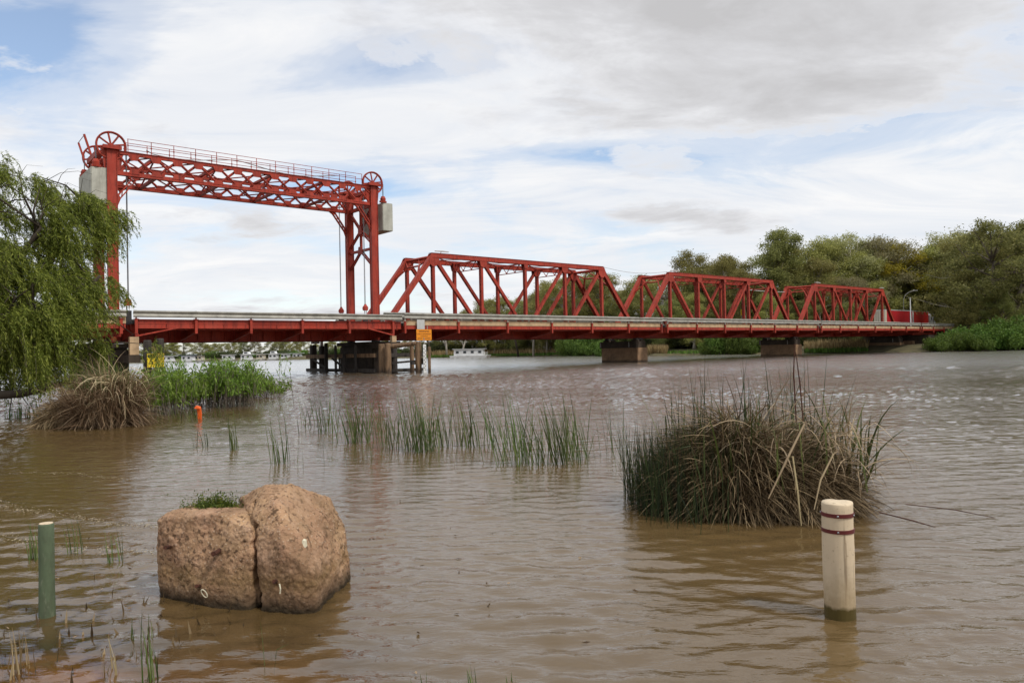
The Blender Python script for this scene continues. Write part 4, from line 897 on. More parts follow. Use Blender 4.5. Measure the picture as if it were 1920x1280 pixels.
for a in ((1340, 505, 214, 3, 1.2), (1310, 512, 220, 0, 1.1), (1365, 500, 212, 0, 1.1), (1480, 482, 214, 3, 1.1), (1550, 470, 218, 0, 1.1), (1615, 470, 220, 3, 1.2), (1670, 475, 222, 0, 1.2), (1720, 500, 215, 0, 1.2), (1625, 490, 208, 0, 1.2), (1555, 500, 205, 3, 1.2), (1495, 505, 206, 0, 1.15), (1350, 515, 208, 0, 1.1), (1320, 530, 215, 2, 1.1), (1255, 530, 215, 3, 1.0), (1220, 545, 225, 0, 1.0), (1400, 520, 200, 0, 1.2), (1470, 530, 200, 2, 1.2), (1600, 530, 196, 1, 1.2), (1540, 545, 194, 0, 1.2), (1300, 560, 200, 0, 1.1), (1680, 540, 216, 2, 1.2), (1440, 560, 192, 0, 1.2), (1640, 555, 214, 3, 1.2), (1240, 570, 205, 2, 1.1), (1370, 570, 195, 2, 1.2), (1505, 570, 190, 2, 1.2), (1580, 575, 188, 2, 1.2), (1705, 560, 216, 0, 1.2)): place_tree(*a, label=GL1, group='dense wood behind the far trusses')
for a in ((1105, 522, 246, 0, 1.3), (1150, 528, 238, 3, 1.2), (1060, 535, 256, 3, 1.3), (1020, 548, 268, 0, 1.3), (980, 560, 280, 2, 1.4), (1195, 530, 228, 0, 1.2), (940, 566, 290, 0, 1.3), (1175, 552, 236, 3, .9), (1130, 540, 250, 0, .9), (1090, 535, 262, 2, .9), (1050, 552, 262, 0, .9), (1010, 560, 275, 1, .9), (975, 568, 285, 0, .9), (935, 572, 300, 3, .8), (905, 572, 305, 1, .75), (870, 588, 308, 0, .8), (1150, 575, 232, 2, 1.1), (1110, 570, 242, 2, 1.0), (1070, 580, 255, 3, 1.0), (1030, 590, 265, 0, 1.0), (990, 592, 278, 2, 1.0), (950, 597, 290, 1, 1.0), (915, 600, 296, 2, 1.0), (885, 603, 298, 3, 1.0), (850, 602, 300, 0, 1.0), (825, 606, 302, 2, 1.0), (800, 612, 306, 1, 1.0), (1195, 565, 222, 2, 1.1)): place_tree(*a, label=GL2, group='wood seen through the nearest truss')
g = np.random.default_rng(11)
for i in range(46):
    px = -20 + i * 18.5 + g.normal(0, 5); Y = 372 + 25 * g.random() if px < 600 else 330 + 20 * g.random()
    place_tree(px, 641 + 8 * g.random() - .006 * (px - 300) - (8 if i % 5 == 0 else 0), Y, [1, 0, 1, 3, 0, 2][int(g.random() * 6)], 1.5, label=GL3, group='distant gum trees behind the houseboats')
for k, v in enumerate(VAR):
    if k not in used: bpy.data.objects.remove(v)

# pale leaning trunks at the water's edge seen below the nearest truss
tg = np.random.default_rng(5)
for i, px in enumerate((808, 838, 866, 912, 926, 946, 972, 1000, 1026, 1070)):
    p = at(px, horizon(px) + 7, 287 if px < 960 else 262); b = MB(); ln = tg.normal(0, .22); h_ = 9 + 3 * tg.random()
    b.tube([(0, 0, -.5), (ln * h_ * .3, 0, h_ * .35), (ln * h_ * .8, 0, h_ * .7), (ln * h_, .3, h_)], [.45, .36, .28, .2], 6)
    o = empty('leaning_tree', (p.x, p.y, .6), label='pale leaning bare tree on the bank below the nearest truss', cat='tree', group='pale leaning trees at the water edge')
    b.build('trunk', 'bark_pale' if i % 3 else 'bark_dark', o, smooth=True, fix=False)
    part('fork', 'bark_pale', o, lambda b: b.tube([(ln * h_ * .3, 0, h_ * .35), (ln * h_ * .3 - 1.2, .2, h_ * .6), (ln * h_ * .3 - 1.8, .4, h_ * .85)], [.24, .18, .1], 5), smooth=True)

# ------------------------------------------------------------------ shrubs, far willows, bank grass
def bush(seed, leaf, n=5200, lsz=.34, droop=.5):
    g = np.random.default_rng(seed); C = []
    for k in range(16):
        c = g.normal(0, .5, 3) * [1, 1, .4]; c[2] = abs(c[2]) + .35; r = .25 + .25 * g.random()
        u = g.normal(size=(n // 16, 3)); u /= np.linalg.norm(u, axis=1, keepdims=True)
        C.append(c + u * r * (.6 + .5 * g.random((n // 16, 1))))
    C = np.concatenate(C); C[:, 2] = np.abs(C[:, 2]); dd = g.normal(0, .6, C.shape); dd[:, 2] -= droop
    v, q = leaves(C, dd, .12 * lsz / .34 * (.6 + .8 * g.random(len(C))), .05 * lsz / .34, g)
    o = empty('shrub'); mesh_np('foliage', v, q, leaf, o); part('stem', 'bark_dark', o, lambda b: [b.tube([(0, 0, -.1), (math.cos(a) * .3, math.sin(a) * .3, .5)], [.05, .02], 5) for a in (0, 1.6, 3.2, 4.8)]); return o
BV = [bush(21, 'shrub_green'), bush(22, 'shrub_dark'), bush(23, 'willow_far', droop=1.2)]; bused = set()
def place_bush(px, py, Y, rx, rz_, v, label, group):
    o = BV[v] if v not in bused else copy_tree(BV[v]); bused.add(v)
    p = at(px, py, Y); o.location = (p.x, p.y, max(p.z, .05)); o.scale = (rx, rx, rz_); o.rotation_euler = (0, 0, random.random() * 6.28); tag(o, label, 'shrub', group); return o
for (px, Y, rx, rz_) in ((1765, 152, 3.2, 2.6), (1795, 154, 3.5, 3.4), (1830, 153, 3.4, 3.0), (1868, 154, 4.0, 3.6), (1905, 152, 4.2, 4.4), (1940, 152, 4, 4), (1815, 158, 4.2, 4.6), (1895, 158, 4.8, 6.2), (1855, 160, 4.5, 5.4)):
    place_bush(px, horizon(px) + 2850 / Y - 1.5, Y, rx, rz_, 0, 'bright green shrub at the water edge below the stand right of the truck', 'bright green shrubs on the right bank')
for (px, Y, rx, rz_) in ((1068, 240, 4.2, 5.2), (1098, 232, 4.8, 6.0), (1125, 222, 4.5, 4.2), (1082, 244, 3.5, 3.6), (1140, 210, 4, 4)):
    place_bush(px, horizon(px) + 2850 / Y - 1, Y, rx, rz_, 2, 'green willow bush at the water edge left of the second pier', 'willow bushes left of the second pier')
for (px, Y, rx, rz_) in ((1345, 186, 3.4, 5.0), (1375, 184, 3.4, 5.2), (1400, 182, 3.2, 4.8), (1415, 181, 2.4, 3.0), (1330, 186, 2.5, 3)):
    place_bush(px, horizon(px) + 2850 / Y - 1, Y, rx, rz_, 2, 'weeping willow bush at the water edge between the second and third piers', 'willow bushes between the piers')
for i in range(60):
    px = 800 + i * 17 + g.normal(0, 4)
    Y = float(np.interp(px, [800, 950, 1060, 1240, 1420, 1520, 1640, 1800], [294, 288, 262, 203, 190, 182, 186, 190]))
    place_bush(px, horizon(px) + 2000 / Y * .2 , Y + 6 + 10 * g.random(), 3.0 + 2 * g.random(), 3.2 + 2.2 * g.random(), 1, 'dark undergrowth shrub beneath the gum trees', 'dark undergrowth along the bank')
for i in range(40):
    px = -10 + i * 20.5 + g.normal(0, 4); Y = 366 if px < 600 else 325
    place_bush(px, horizon(px) + 4, Y, 3.2 + 2 * g.random(), 2.2 + 1.8 * g.random(), 1 if i % 4 else 0, 'low shrub on the distant bank behind the houseboats', 'low shrubs on the distant bank')

# ------------------------------------------------------------------ blades: reeds and grasses
def blades(base, az, a0, a1, ln, wd, g, seg=6, kpow=1.6, kink=None, tw=.5):
    """ribbons growing from base; leaning from a0 to a0+a1 (radians from upright) toward az; kink=(s,angle) breaks them"""
    n = len(base); kink = kink if kink is None else kink; P_ = base.astype(float).copy(); V = np.zeros((n, seg + 1, 2, 3)); sd = np.stack([-np.sin(az), np.cos(az), np.zeros(n)], 1)
    tws = g.normal(0, tw, n)
    for i in range(seg + 1):
        s = i / seg; a = a0 + a1 * s ** kpow
        if kink is not None: a = a + np.where(s > kink[0], kink[1], 0)
        d = np.stack([np.sin(a) * np.cos(az), np.sin(a) * np.sin(az), np.cos(a)], 1)
        nn = np.cross(d, sd); side = sd * np.cos(tws)[:, None] + nn * np.sin(tws)[:, None]
        w = wd * (1 - s ** 2.2) * (.75 + .5 * min(s * 3, 1)) + .0006
        V[:, i, 0] = P_ + side * (w / 2)[:, None]; V[:, i, 1] = P_ - side * (w / 2)[:, None]
        P_ = P_ + d * (ln / seg)[:, None]
    v = V.reshape(-1, 3); k = np.arange(n)[:, None] * (seg + 1) * 2 + np.arange(seg)[None, :] * 2
    q = np.stack([k, k + 1, k + 3, k + 2], -1).reshape(-1, 4); return v, q
def blade_obj(name, m, parent, arr, kind=None):
    v = []; q = []; c = 0
    for a, b in arr: v.append(a); q.append(b + c); c += len(a)
    o = mesh_np(name, np.concatenate(v), np.concatenate(q), m, parent)
    if kind: o['kind'] = kind
    return o
# dry grass on the far banks
def bank_grass(name, spans, m, hgt, n, label):
    g = np.random.default_rng(31); B = []
    for (p0, Y0, p1, Y1, depth) in spans:
        for i in range(n):
            f = g.random(); px = p0 + (p1 - p0) * f; Y = Y0 + (Y1 - Y0) * f + depth * g.random(); q = at(px, horizon(px), Y); B.append((q.x, q.y, .15 + .09 * (Y - (Y0 + (Y1 - Y0) * f))))
    B = np.array(B); k = len(B); az = g.random(k) * 6.28
    tag(blade_obj(name, m, None, [blades(B, az, np.abs(g.normal(.1, .12, k)), g.random(k) * .7, hgt * (.6 + .6 * g.random(k)), .14 + .1 * g.random(k), g, 3)]), label, 'grass', kind='stuff')
bank_grass('dry_bank_grass', [(1508, 168, 1628, 164, 10), (930, 283, 1062, 253, 8), (800, 288, 935, 284, 7), (1215, 199, 1250, 195, 6)], 'bank_grass', 2.3, 1500, 'tall dry brown reeds along the far bank between the piers')
bank_grass('green_bank_grass', [(1508, 166, 1628, 162, 3), (930, 281, 1062, 250, 3), (800, 286, 935, 282, 3), (1060, 248, 1240, 196, 4), (1240, 196, 1420, 180, 4)], 'shrub_green', 1.0, 900, 'low green grass strip along the far waterline')

# mid-water reed clumps: (px, waterline y, height m, blades, lean)
def reed_clump(px, py, hgt, n, spread=.12, lean=-.16, m='reed_green', label=None, group=None, wd=.016, seed=None, nm='reed_clump', cat='reeds'):
    g = np.random.default_rng(int(px * 7 + py) if seed is None else seed); n = int(n * 1.7) if nm == 'reed_clump' else n; hgt *= 1.12; spread *= 1.55; wd *= 1.0
    k = CH * F / (py - horizon(px)); c = at(px, py, k)
    o = empty(nm, (c.x, c.y, 0), label=label, cat=cat, group=group)
    B = np.stack([g.normal(0, spread, n), g.normal(0, spread, n), np.full(n, -.12)], 1)
    az = np.where(g.random(n) < .72, math.pi + g.normal(0, .5, n), g.random(n) * 6.28)
    arr = [blades(B, az, np.abs(lean) * (.4 + g.random(n)), np.abs(g.normal(.15, .18, n)), hgt * (.45 + .6 * g.random(n)) + .12, wd * (.6 + .7 * g.random(n)), g)]
    kn = max(1, n // 8); Bk = B[:kn]
    arr.append(blades(Bk, g.random(kn) * 6.28, g.random(kn) * .3, g.random(kn) * .3, hgt * .8 * np.ones(kn), wd * np.ones(kn), g, kink=(np.full(kn, .55), g.random(kn) * 1.6 + .4)))
    blade_obj('blades', m, o, arr, 'stuff'); return o
ORD = 'first second third fourth fifth sixth seventh eighth ninth tenth eleventh twelfth thirteenth fourteenth fifteenth sixteenth seventeenth eighteenth nineteenth twentieth twenty-first twenty-second twenty-third twenty-fourth twenty-fifth twenty-sixth last'.split()
for ri, a in enumerate(((572, 800, .95, 9), (608, 812, 1.1, 8), (622, 808, 1.15, 14), (655, 828, 1.1, 10), (672, 830, 1.15, 16), (690, 828, .95, 8), (705, 815, 1.0, 10), (728, 838, 1.1, 13), (745, 822, .9, 8), (762, 842, 1.1, 9), (785, 845, 1.25, 24), (800, 846, 1.3, 26), (818, 838, 1.15, 16), (843, 836, 1.0, 10), (868, 836, 1.1, 11), (890, 836, 1.1, 10), (905, 838, .9, 7), (927, 838, 1.25, 9), (942, 842, 1.1, 8), (966, 868, 1.25, 16), (978, 852, .9, 8), (995, 868, 1.0, 12), (1010, 872, 1.0, 12), (1045, 852, 1.2, 14), (1062, 868, 1.25, 20), (1075, 858, 1.1, 14), (1086, 862, 1.0, 10))):
    reed_clump(*a, lean=-.2, label='green reed clump in the mid-river row, %s from the left' % ORD[ri] if ri < 26 else 'green reed clump at the right end of the mid-river row', group='row of green reeds in mid river')
reed_clump(1147, 855, 1.25, 9, .1, -.05, label='lone tall reed clump between the row and the big tussock')
reed_clump(1185, 850, .85, 14, .16, .1, 'reed_dark', 'fine dark rushes at the left side of the big tussock', wd=.006)
reed_clump(526, 868, .95, 12, .06, -.1, label='isolated green reed clump in open water left of the row')
reed_clump(441, 842, .75, 9, .07, -.15, label='short reed tuft right of the orange marker')
reed_clump(381, 838, .6, 6, .05, -.12, 'reed_dark', 'small dark reed tuft below the orange marker')
for a in ((585, 872, .7, 5), (640, 868, .8, 7), (700, 862, .75, 8), (850, 862, .8, 6), (880, 868, .8, 6), (760, 872, .6, 6), (1040, 885, .7, 5), (1105, 880, .8, 5), (940, 880, .55, 4)):
    reed_clump(*a, .2, -.2, 'reed_green', 'few thin rush stems in the water in front of the reed row', 'thin rushes in front of the reed row', .005, nm='rush_stems')
for a, lb in (((60, 1050, .42, 9), 'yellow-green reed tuft right behind the green post'), ((147, 1035, .42, 6), 'thin yellowish reed between green post and boulder'), ((220, 1050, .33, 5), 'short reed sprout left of the boulder'), ((210, 1255, .2, 7), 'dry reed stubble tuft at the bottom edge below the boulder'), ((288, 1270, .3, 6), 'upright thin sprout at the bottom edge left of centre'), ((30, 1255, .24, 14), 'brown reed stubble in the bottom left corner'), ((265, 1195, .2, 6), 'tiny sprout in shallow mud below the boulder'), ((900, 1282, .13, 5), 'small green grass tuft at the bottom edge of the picture'), ((785, 1280, .08, 3), 'tiny blades left of the bottom grass tuft'), ((960, 1282, .07, 3), 'tiny blades right of the bottom grass tuft'), ((502, 1240, .28, 2), 'single thin blade below the boulder')):
    reed_clump(*a, .03, .08, 'reed_green' if a[1] not in (1255,) else 'reed_dry', lb, wd=.009)
tag(blade_obj('reed_stubs', 'reed_brown', None, [blades(np.stack([g.normal(-3.0, .55, 90), 5.6 + .55 * g.normal(size=90), np.full(90, -.06)], 1), g.random(90) * 6.28, np.abs(g.normal(.1, .3, 90)), np.zeros(90), .08 + .10 * g.random(90), .014 + .01 * g.random(90), g, 2)]), 'short dark reed stubs poking out of the shallow mud left of the boulder', 'reed stubs', kind='stuff')

# big tussock at right
def tussock(name, c, rx, ry, hz, nd, ng, label, dry, pale, green, pale_n, seed, green_h, rush=None, wd=.012, arch=1.):
    g = np.random.default_rng(seed); o = empty(name, (c[0], c[1], 0), label=label, cat='reed tussock')
    lump = lambda B: 1 + .28 * np.sin(B[:, 0] / rx * 4.1 + seed) * np.cos(B[:, 1] / ry * 3.3 + 1) + .14 * np.sin(B[:, 0] / rx * 11 + 2) * np.sin(B[:, 1] / ry * 9)
    def foot(n, k=1.):
        r = np.sqrt(g.random(n)) * k; a = g.random(n) * 6.28; return np.stack([r * np.cos(a) * rx, r * np.sin(a) * ry, np.full(n, -.08)], 1)
    # arching dead leaves in tufts, each tuft with its own lean
    n1 = int(nd * (.35 if arch > .9 else .75)); B = foot(n1, .86); az = np.arctan2(B[:, 1] / ry, B[:, 0] / rx) + .9 * np.sin(B[:, 0] * 6 + B[:, 1] * 9) + g.normal(0, .8, n1); rel = np.hypot(B[:, 0] / rx, B[:, 1] / ry)
    kk = (.35 + .5 * g.random(n1), np.where(g.random(n1) < .35, .5 + 1.4 * g.random(n1), 0))
    a1 = blades(B, az, .10 + .20 * rel + np.abs(g.normal(0, .13, n1)), arch * (.4 + 1.9 * g.random(n1) ** 1.3), hz * (.7 + .85 * g.random(n1)) * (1.12 - .5 * rel) * lump(B), wd * (.45 + .9 * g.random(n1)), g, 8, 1.5, kk)
    # matted thatch combed down the flanks of the mound
    n2 = int(nd * (1.1 if arch > .9 else .6)); B = foot(n2, .97); rel = np.hypot(B[:, 0] / rx, B[:, 1] / ry); az = np.arctan2(B[:, 1] / ry, B[:, 0] / rx) + .7 * np.sin(B[:, 0] * 5 + 2) + g.normal(0, .55, n2)
    B[:, 2] = hz * np.maximum(0.02, 1 - rel ** 2.4) * lump(B) * (.55 + .42 * g.random(n2))
    a2 = blades(B, az, .95 + 1.05 * rel + g.normal(0, .25, n2), .3 + .5 * g.random(n2), hz * (.35 + .75 * g.random(n2)) * (1 - .35 * rel), wd * (.4 + .9 * g.random(n2)), g, 6, 1.2)
    n3 = nd // 6; B = foot(n3, 1.0); B[:, 2] = hz * np.maximum(0, 1 - np.hypot(B[:, 0] / rx, B[:, 1] / ry) ** 2.2) * lump(B) * (.5 + .5 * g.random(n3))
    a3 = blades(B, g.random(n3) * 6.28, .5 + 1.2 * g.random(n3), g.normal(.2, .6, n3), hz * (.25 + .5 * g.random(n3)), wd * (.4 + .9 * g.random(n3)), g, 5, 1.2); a2 = (np.concatenate([a2[0], a3[0]]), np.concatenate([a2[1], a3[1] + len(a2[0])]))
    blade_obj('dead_thatch', dry, o, [a1, a2], 'stuff')
    B = foot(ng, .85); B[:, 1] = B[:, 1] * .8 + ry * .18; az = g.random(ng) * 6.28
    blade_obj('green_blades', green, o, [blades(B, az, np.abs(g.normal(.10, .13, ng)), np.abs(g.normal(.15, .35, ng)), green_h * (.45 + .65 * g.random(ng) ** 1.5), wd * (.5 + .9 * g.random(ng)), g, 7, 2.0, (.5 + .4 * g.random(ng), np.where(g.random(ng) < .15, 1.2 * g.random(ng), 0)))], 'stuff')
    if rush:
        n, x0, x1, hh = rush; B = np.stack([x0 + (x1 - x0) * g.random(n) ** .7, g.normal(0, ry * .45, n), np.full(n, -.08)], 1)
        blade_obj('rushes', 'reed_dark', o, [blades(B, g.random(n) * 6.28, np.abs(g.normal(.08, .13, n)), np.abs(g.normal(.1, .2, n)), hh * (.4 + .7 * g.random(n)), .006 + .004 * g.random(n), g, 5)], 'stuff')
    if pale_n:
        B = np.stack([rx * (-.15 + 1.1 * g.random(pale_n) ** .7), -ry * (-.1 + .8 * g.random(pale_n)), hz * (.35 + .6 * g.random(pale_n))], 1); az = -math.pi / 2 + g.normal(.2, .9, pale_n)
        blade_obj('bent_pale_blades', pale, o, [blades(B, az, .2 + 1.0 * g.random(pale_n), .6 + 1.9 * g.random(pale_n), hz * (.4 + .7 * g.random(pale_n)), wd * (.6 + .9 * g.random(pale_n)), g, 8, .9, (.2 + .5 * g.random(pale_n), np.where(g.random(pale_n) < .4, 1.5 * g.random(pale_n), 0)))], 'stuff')
    return o
ts = tussock('reed_tussock', (3.0, 9.55), 1.25, .9, .98, 7500, 300, 'big tangled tussock of dead brown reeds with green blades, right foreground', 'reed_brown', 'reed_pale', 'reed_dark', 260, 41, 1.9, (2000, -1.55, -.45, 1.1), .0105)
tg2 = np.random.default_rng(46); n = 260; B = np.stack([tg2.uniform(-1.0, 1.35, n), tg2.normal(0, .4, n), tg2.uniform(.1, .55, n)], 1)
blade_obj('broad_green_blades', 'reed_green', ts, [blades(B, tg2.random(n) * 6.28, np.abs(tg2.normal(.18, .2, n)), np.abs(tg2.normal(.3, .45, n)), tg2.uniform(.45, 1.15, n), tg2.uniform(.014, .026, n), tg2, 7, 2.2, (.5 + .4 * tg2.random(n), np.where(tg2.random(n) < .3, tg2.uniform(.5, 2.0, n), 0)))], 'stuff')
# a few broken stalks one can pick out
for (p0, p1, p2, w_, m_) in (((1500, 795, 8.55), (1470, 855, 8.4), (1432, 935, 8.3), .014, 'reed_pale'), ((1478, 855, 8.5), (1487, 920, 8.4), (1494, 985, 8.35), .013, 'reed_pale'), ((1555, 850, 8.5), (1530, 900, 8.4), (1518, 955, 8.3), .012, 'reed_pale'), ((1485, 790, 8.9), (1480, 700, 8.9), (1482, 645, 8.9), .009, 'rust'), ((1498, 790, 8.9), (1492, 720, 8.9), (1484, 660, 8.9), .009, 'rust'), ((1640, 960, 8.4), (1700, 975, 8.2), (1745, 988, 8.1), .008, 'rust'), ((1690, 945, 8.9), (1780, 955, 8.8), (1865, 972, 8.6), .006, 'rust')):
    a, b_, c_ = (at(*q) - Vector((2.95, 9.55, 0)) for q in (p0, p1, p2))
    part('broken_stalk', m_, ts, lambda b: b.tube([a, b_, c_], [w_ * .8, w_, w_ * .5], 5))
tussock('reed_tussock', (-12.35, 22.9), .95, .85, 1.5, 3000, 900, 'dry straw-coloured reed tussock under the willow at left', 'reed_dry', 'reed_pale', 'reed_green', 110, 43, 2.0, None, .019, .55)
tussock('reed_tussock', (-13.7, 23.1), .85, .7, .85, 1500, 200, 'lower dry reed tussock left of the tall straw one', 'reed_dry', 'reed_pale', 'reed_green', 60, 44, 1.0, None, .018)

# ------------------------------------------------------------------ willow at left
def willow():
    g = np.random.default_rng(51); o = empty('willow_tree', (-21.5, 29, 0), label='big green weeping willow overhanging the water at the left edge', cat='tree')
    b = MB(); tips = []
    def env(p):                          # right-hand outline of the crown, by height
        return float(np.interp(p[2], [0, 2, 3.5, 5, 6, 7, 8, 8.6, 9.2, 9.8], [6.3, 6.2, 5.9, 5.5, 5.2, 5.1, 5.0, 4.7, 3.4, .2]))
    limbs = [((0, 0, -.5), (1.0, -.4, 2.0), (2.6, -1.0, 4.0), (4.2, -1.2, 5.6)), ((0, 0, -.5), (-.4, .6, 3), (-.6, 1.0, 6), (.4, 1.2, 8.4)), ((.3, 0, .6), (2.2, .4, 1.8), (4.0, .2, 3.0), (5.8, -.2, 4.2)), ((0, 0, 1), (-2, -.5, 3.5), (-3.8, -1, 6), (-5, -1, 7.6)), ((.5, -.1, 1.2), (1.9, 1.4, 3.6), (3.0, 2.2, 5.8), (3.8, 2.6, 7.0)), ((.2, 0, .4), (1.6, -1.8, 1.6), (3.2, -2.6, 2.5), (5.0, -2.8, 3.1)), ((1.0, -.4, 2.0), (1.5, -2, 4.4), (1.9, -2.8, 6.2), (2.8, -3, 7.2)), ((0, 0, 1.5), (-1.5, -2, 4), (-1.2, -3, 6.2), (-.2, -3, 8.0))]
    for L in limbs:
        L = [np.array(p, float) * np.array([1, 1, 1.24]) for p in L]
        b.tube(L, [.34, .25, .15, .05], 7)
        for k in range(34):
            f = .2 + .8 * g.random(); i = min(2, int(f * 3)); u = f * 3 - i; p = L[i] * (1 - u) + L[i + 1] * u
            e = p + np.array([.7 + g.normal(0, 1.0), g.normal(0, 1.0), .3 + g.normal(0, .8)]) * 1.35
            e[0] = min(e[0], env(e) - .25)
            m_ = (p + e) / 2 + g.normal(0, .15, 3) + np.array([0, 0, .15]); b.tube([p, m_, e], [.05, .032, .012], 4); tips += [e, m_, e * .6 + m_ * .4]
    for k in range(30):                  # bare twigs against the sky
        p = np.array([g.uniform(-1, 4.8), g.uniform(-2.5, 2.5), g.uniform(7.2, 8.8)]); e = p + np.array([g.uniform(.2, 1.2), g.normal(0, .4), g.uniform(.3, 1.4)]); m_ = (p + e) / 2 + np.array([0, 0, .15]); q = e + np.array([g.uniform(.2, .7), 0, -g.uniform(-.1, .3)])
        b.tube([p, m_, e, q], [.014, .010, .007, .004], 4)
    b.build('trunk', 'bark_dark', o, smooth=True, fix=False)
    C = []; Dv = []; S = MB(); tips = np.array(tips)
    ns = 8600; sub = tips[g.permutation(len(tips))[:360]]; idx = g.integers(0, len(sub), ns); start = sub[idx] + g.normal(0, .24, (ns, 3))
    for p in start:
        if p[0] > env(p) - .2 * g.random() or p[2] < .6: continue
        hang = p[2] < 3.2
        ln = g.uniform(.6, 1.9) if not hang else min(p[2] - .15 - .7 * g.random(), g.uniform(.8, 2.6))
        if ln < .2: continue
        n = int(32 * ln) + 5; s = np.linspace(0, 1, n); out = np.array([.45 + g.normal(0, .22), g.normal(0, .25)]) * (.3 if hang else 1)
        cur = np.stack([p[0] + out[0] * ln * (s - .3 * s * s), p[1] + out[1] * ln * s, p[2] + ln * (.15 * s - (1.0 if hang else .6) * s ** 1.5)], 1)
        C.append(cur + g.normal(0, .02, cur.shape)); dv = np.gradient(cur, axis=0); dv /= np.linalg.norm(dv, axis=1, keepdims=True) + 1e-9
        Dv.append(dv + g.normal(0, .38, cur.shape))
        if g.random() < .15: S.tube([cur[0], cur[n // 2], cur[-1]], [.008, .006, .003], 3, cap=False)
    C = np.concatenate(C); Dv = np.concatenate(Dv); k = C[:, 2] > .05; C = C[k]; Dv = Dv[k]; n = len(C)
    v, q = leaves(C, Dv, .15 * (.6 + .8 * g.random(n)), .027 * (.7 + .6 * g.random(n)), g)
    mesh_np('crown', v, q, 'willow_leaf', o); S.build('twigs', 'bark_grey', o, fix=False); print('willow leaves', n)
willow()
# half-drowned willow regrowth right of the dry tussock
def regrowth(px, py, Y, rx, hz, n, label, m='regrowth_leaf', seed=0):
    g = np.random.default_rng(seed + int(px)); c = at(px, py, Y); o = empty('willow_regrowth', (c.x, c.y, 0), label=label, cat='shrub', group='half-drowned willow regrowth')
    C = []; Dv = []; b = MB()
    for k in range(n):
        p = np.array([g.normal(0, rx * .45), g.normal(0, rx * .4), 0]); h_ = hz * (.4 + .6 * g.random()); a = g.random() * 6.28; r = rx * (.2 + .5 * g.random()); s = np.linspace(0, 1, 34)
        cur = np.stack([p[0] + r * math.cos(a) * s, p[1] + r * math.sin(a) * s, h_ * np.sin(np.minimum(s * 1.25, 1.0) * math.pi * .62) * 1.05 - h_ * .7 * np.maximum(s - .55, 0)], 1)
        C.append(cur[6:] + g.normal(0, .04, cur[6:].shape)); dv = np.gradient(cur, axis=0)[6:]; dv /= np.linalg.norm(dv, axis=1, keepdims=True) + 1e-9; dv[:, 2] -= .4; Dv.append(dv + g.normal(0, .5, dv.shape)); b.tube([cur[0], cur[12], cur[24], cur[33]], [.012, .009, .006, .003], 3, cap=False)
    C = np.concatenate(C); Dv = np.concatenate(Dv); v, q = leaves(C, Dv, .19 * (.6 + .8 * g.random(len(C))), .045 * np.ones(len(C)), g); mesh_np('foliage', v, q, m, o); b.build('stems', 'bark_grey', o, fix=False)
regrowth(432, 772, 31, 1.45, 1.9, 230, 'largest arching clump of drowned willow shoots by the orange marker')
regrowth(480, 745, 37, 1.1, 1.15, 130, 'low willow shoots at the tip of the drowned willow thicket')
regrowth(350, 760, 30, 1.1, 1.3, 110, 'willow shoots between orange marker and yellow sign')
regrowth(300, 750, 27, 1.0, 1.6, 120, 'willow shoots growing up against the straw tussock')
regrowth(517, 733, 41, .35, .25, 12, 'tiny floating willow sprig at the far right of the thicket')
regrowth(322, 715, 40, .9, 2.0, 40, 'taller thin willow shoots below the yellow sign')
for a, lb in (((300, 790, .7, 14), 'green reeds right of the straw tussock'), ((338, 785, .6, 12), 'green reeds left of the orange marker'), ((392, 782, .55, 10), 'green reeds right of the orange marker'), ((60, 780, .6, 50), 'dark green reeds at the left edge under the willow')): reed_clump(*a, .35, -.2, 'reed_green', lb, wd=.022)
lg = MB(); lg.tube([at(-30, 742, 26), at(40, 738, 26), at(130, 716, 27), at(200, 700, 27)], [.16, .14, .10, .05], 7); tag(lg.build('fallen_branch', 'bark_dark', smooth=True), 'dark fallen branch lying over the water beneath the willow', 'branch')
om = at(372, 785, 24.8); oo = empty('marker_stake', (om.x, om.y, 0), label='bright orange marker stake in the water by the drowned willow', cat='marker')
part('stake', 'orange_plastic', oo, lambda b: b.poly([(.0, 0, -.2), (.08, 0, -.2), (.10, 0, .15), (.07, 0, .40), (-.06, 0, .44), (-.03, 0, .18)], (0, .05, 0)))
part('flap', 'orange_plastic', oo, lambda b: b.poly([(-.06, -.02, .44), (.07, -.02, .40), (.09, -.06, .33), (-.12, -.05, .35)], (0, .015, 0)))

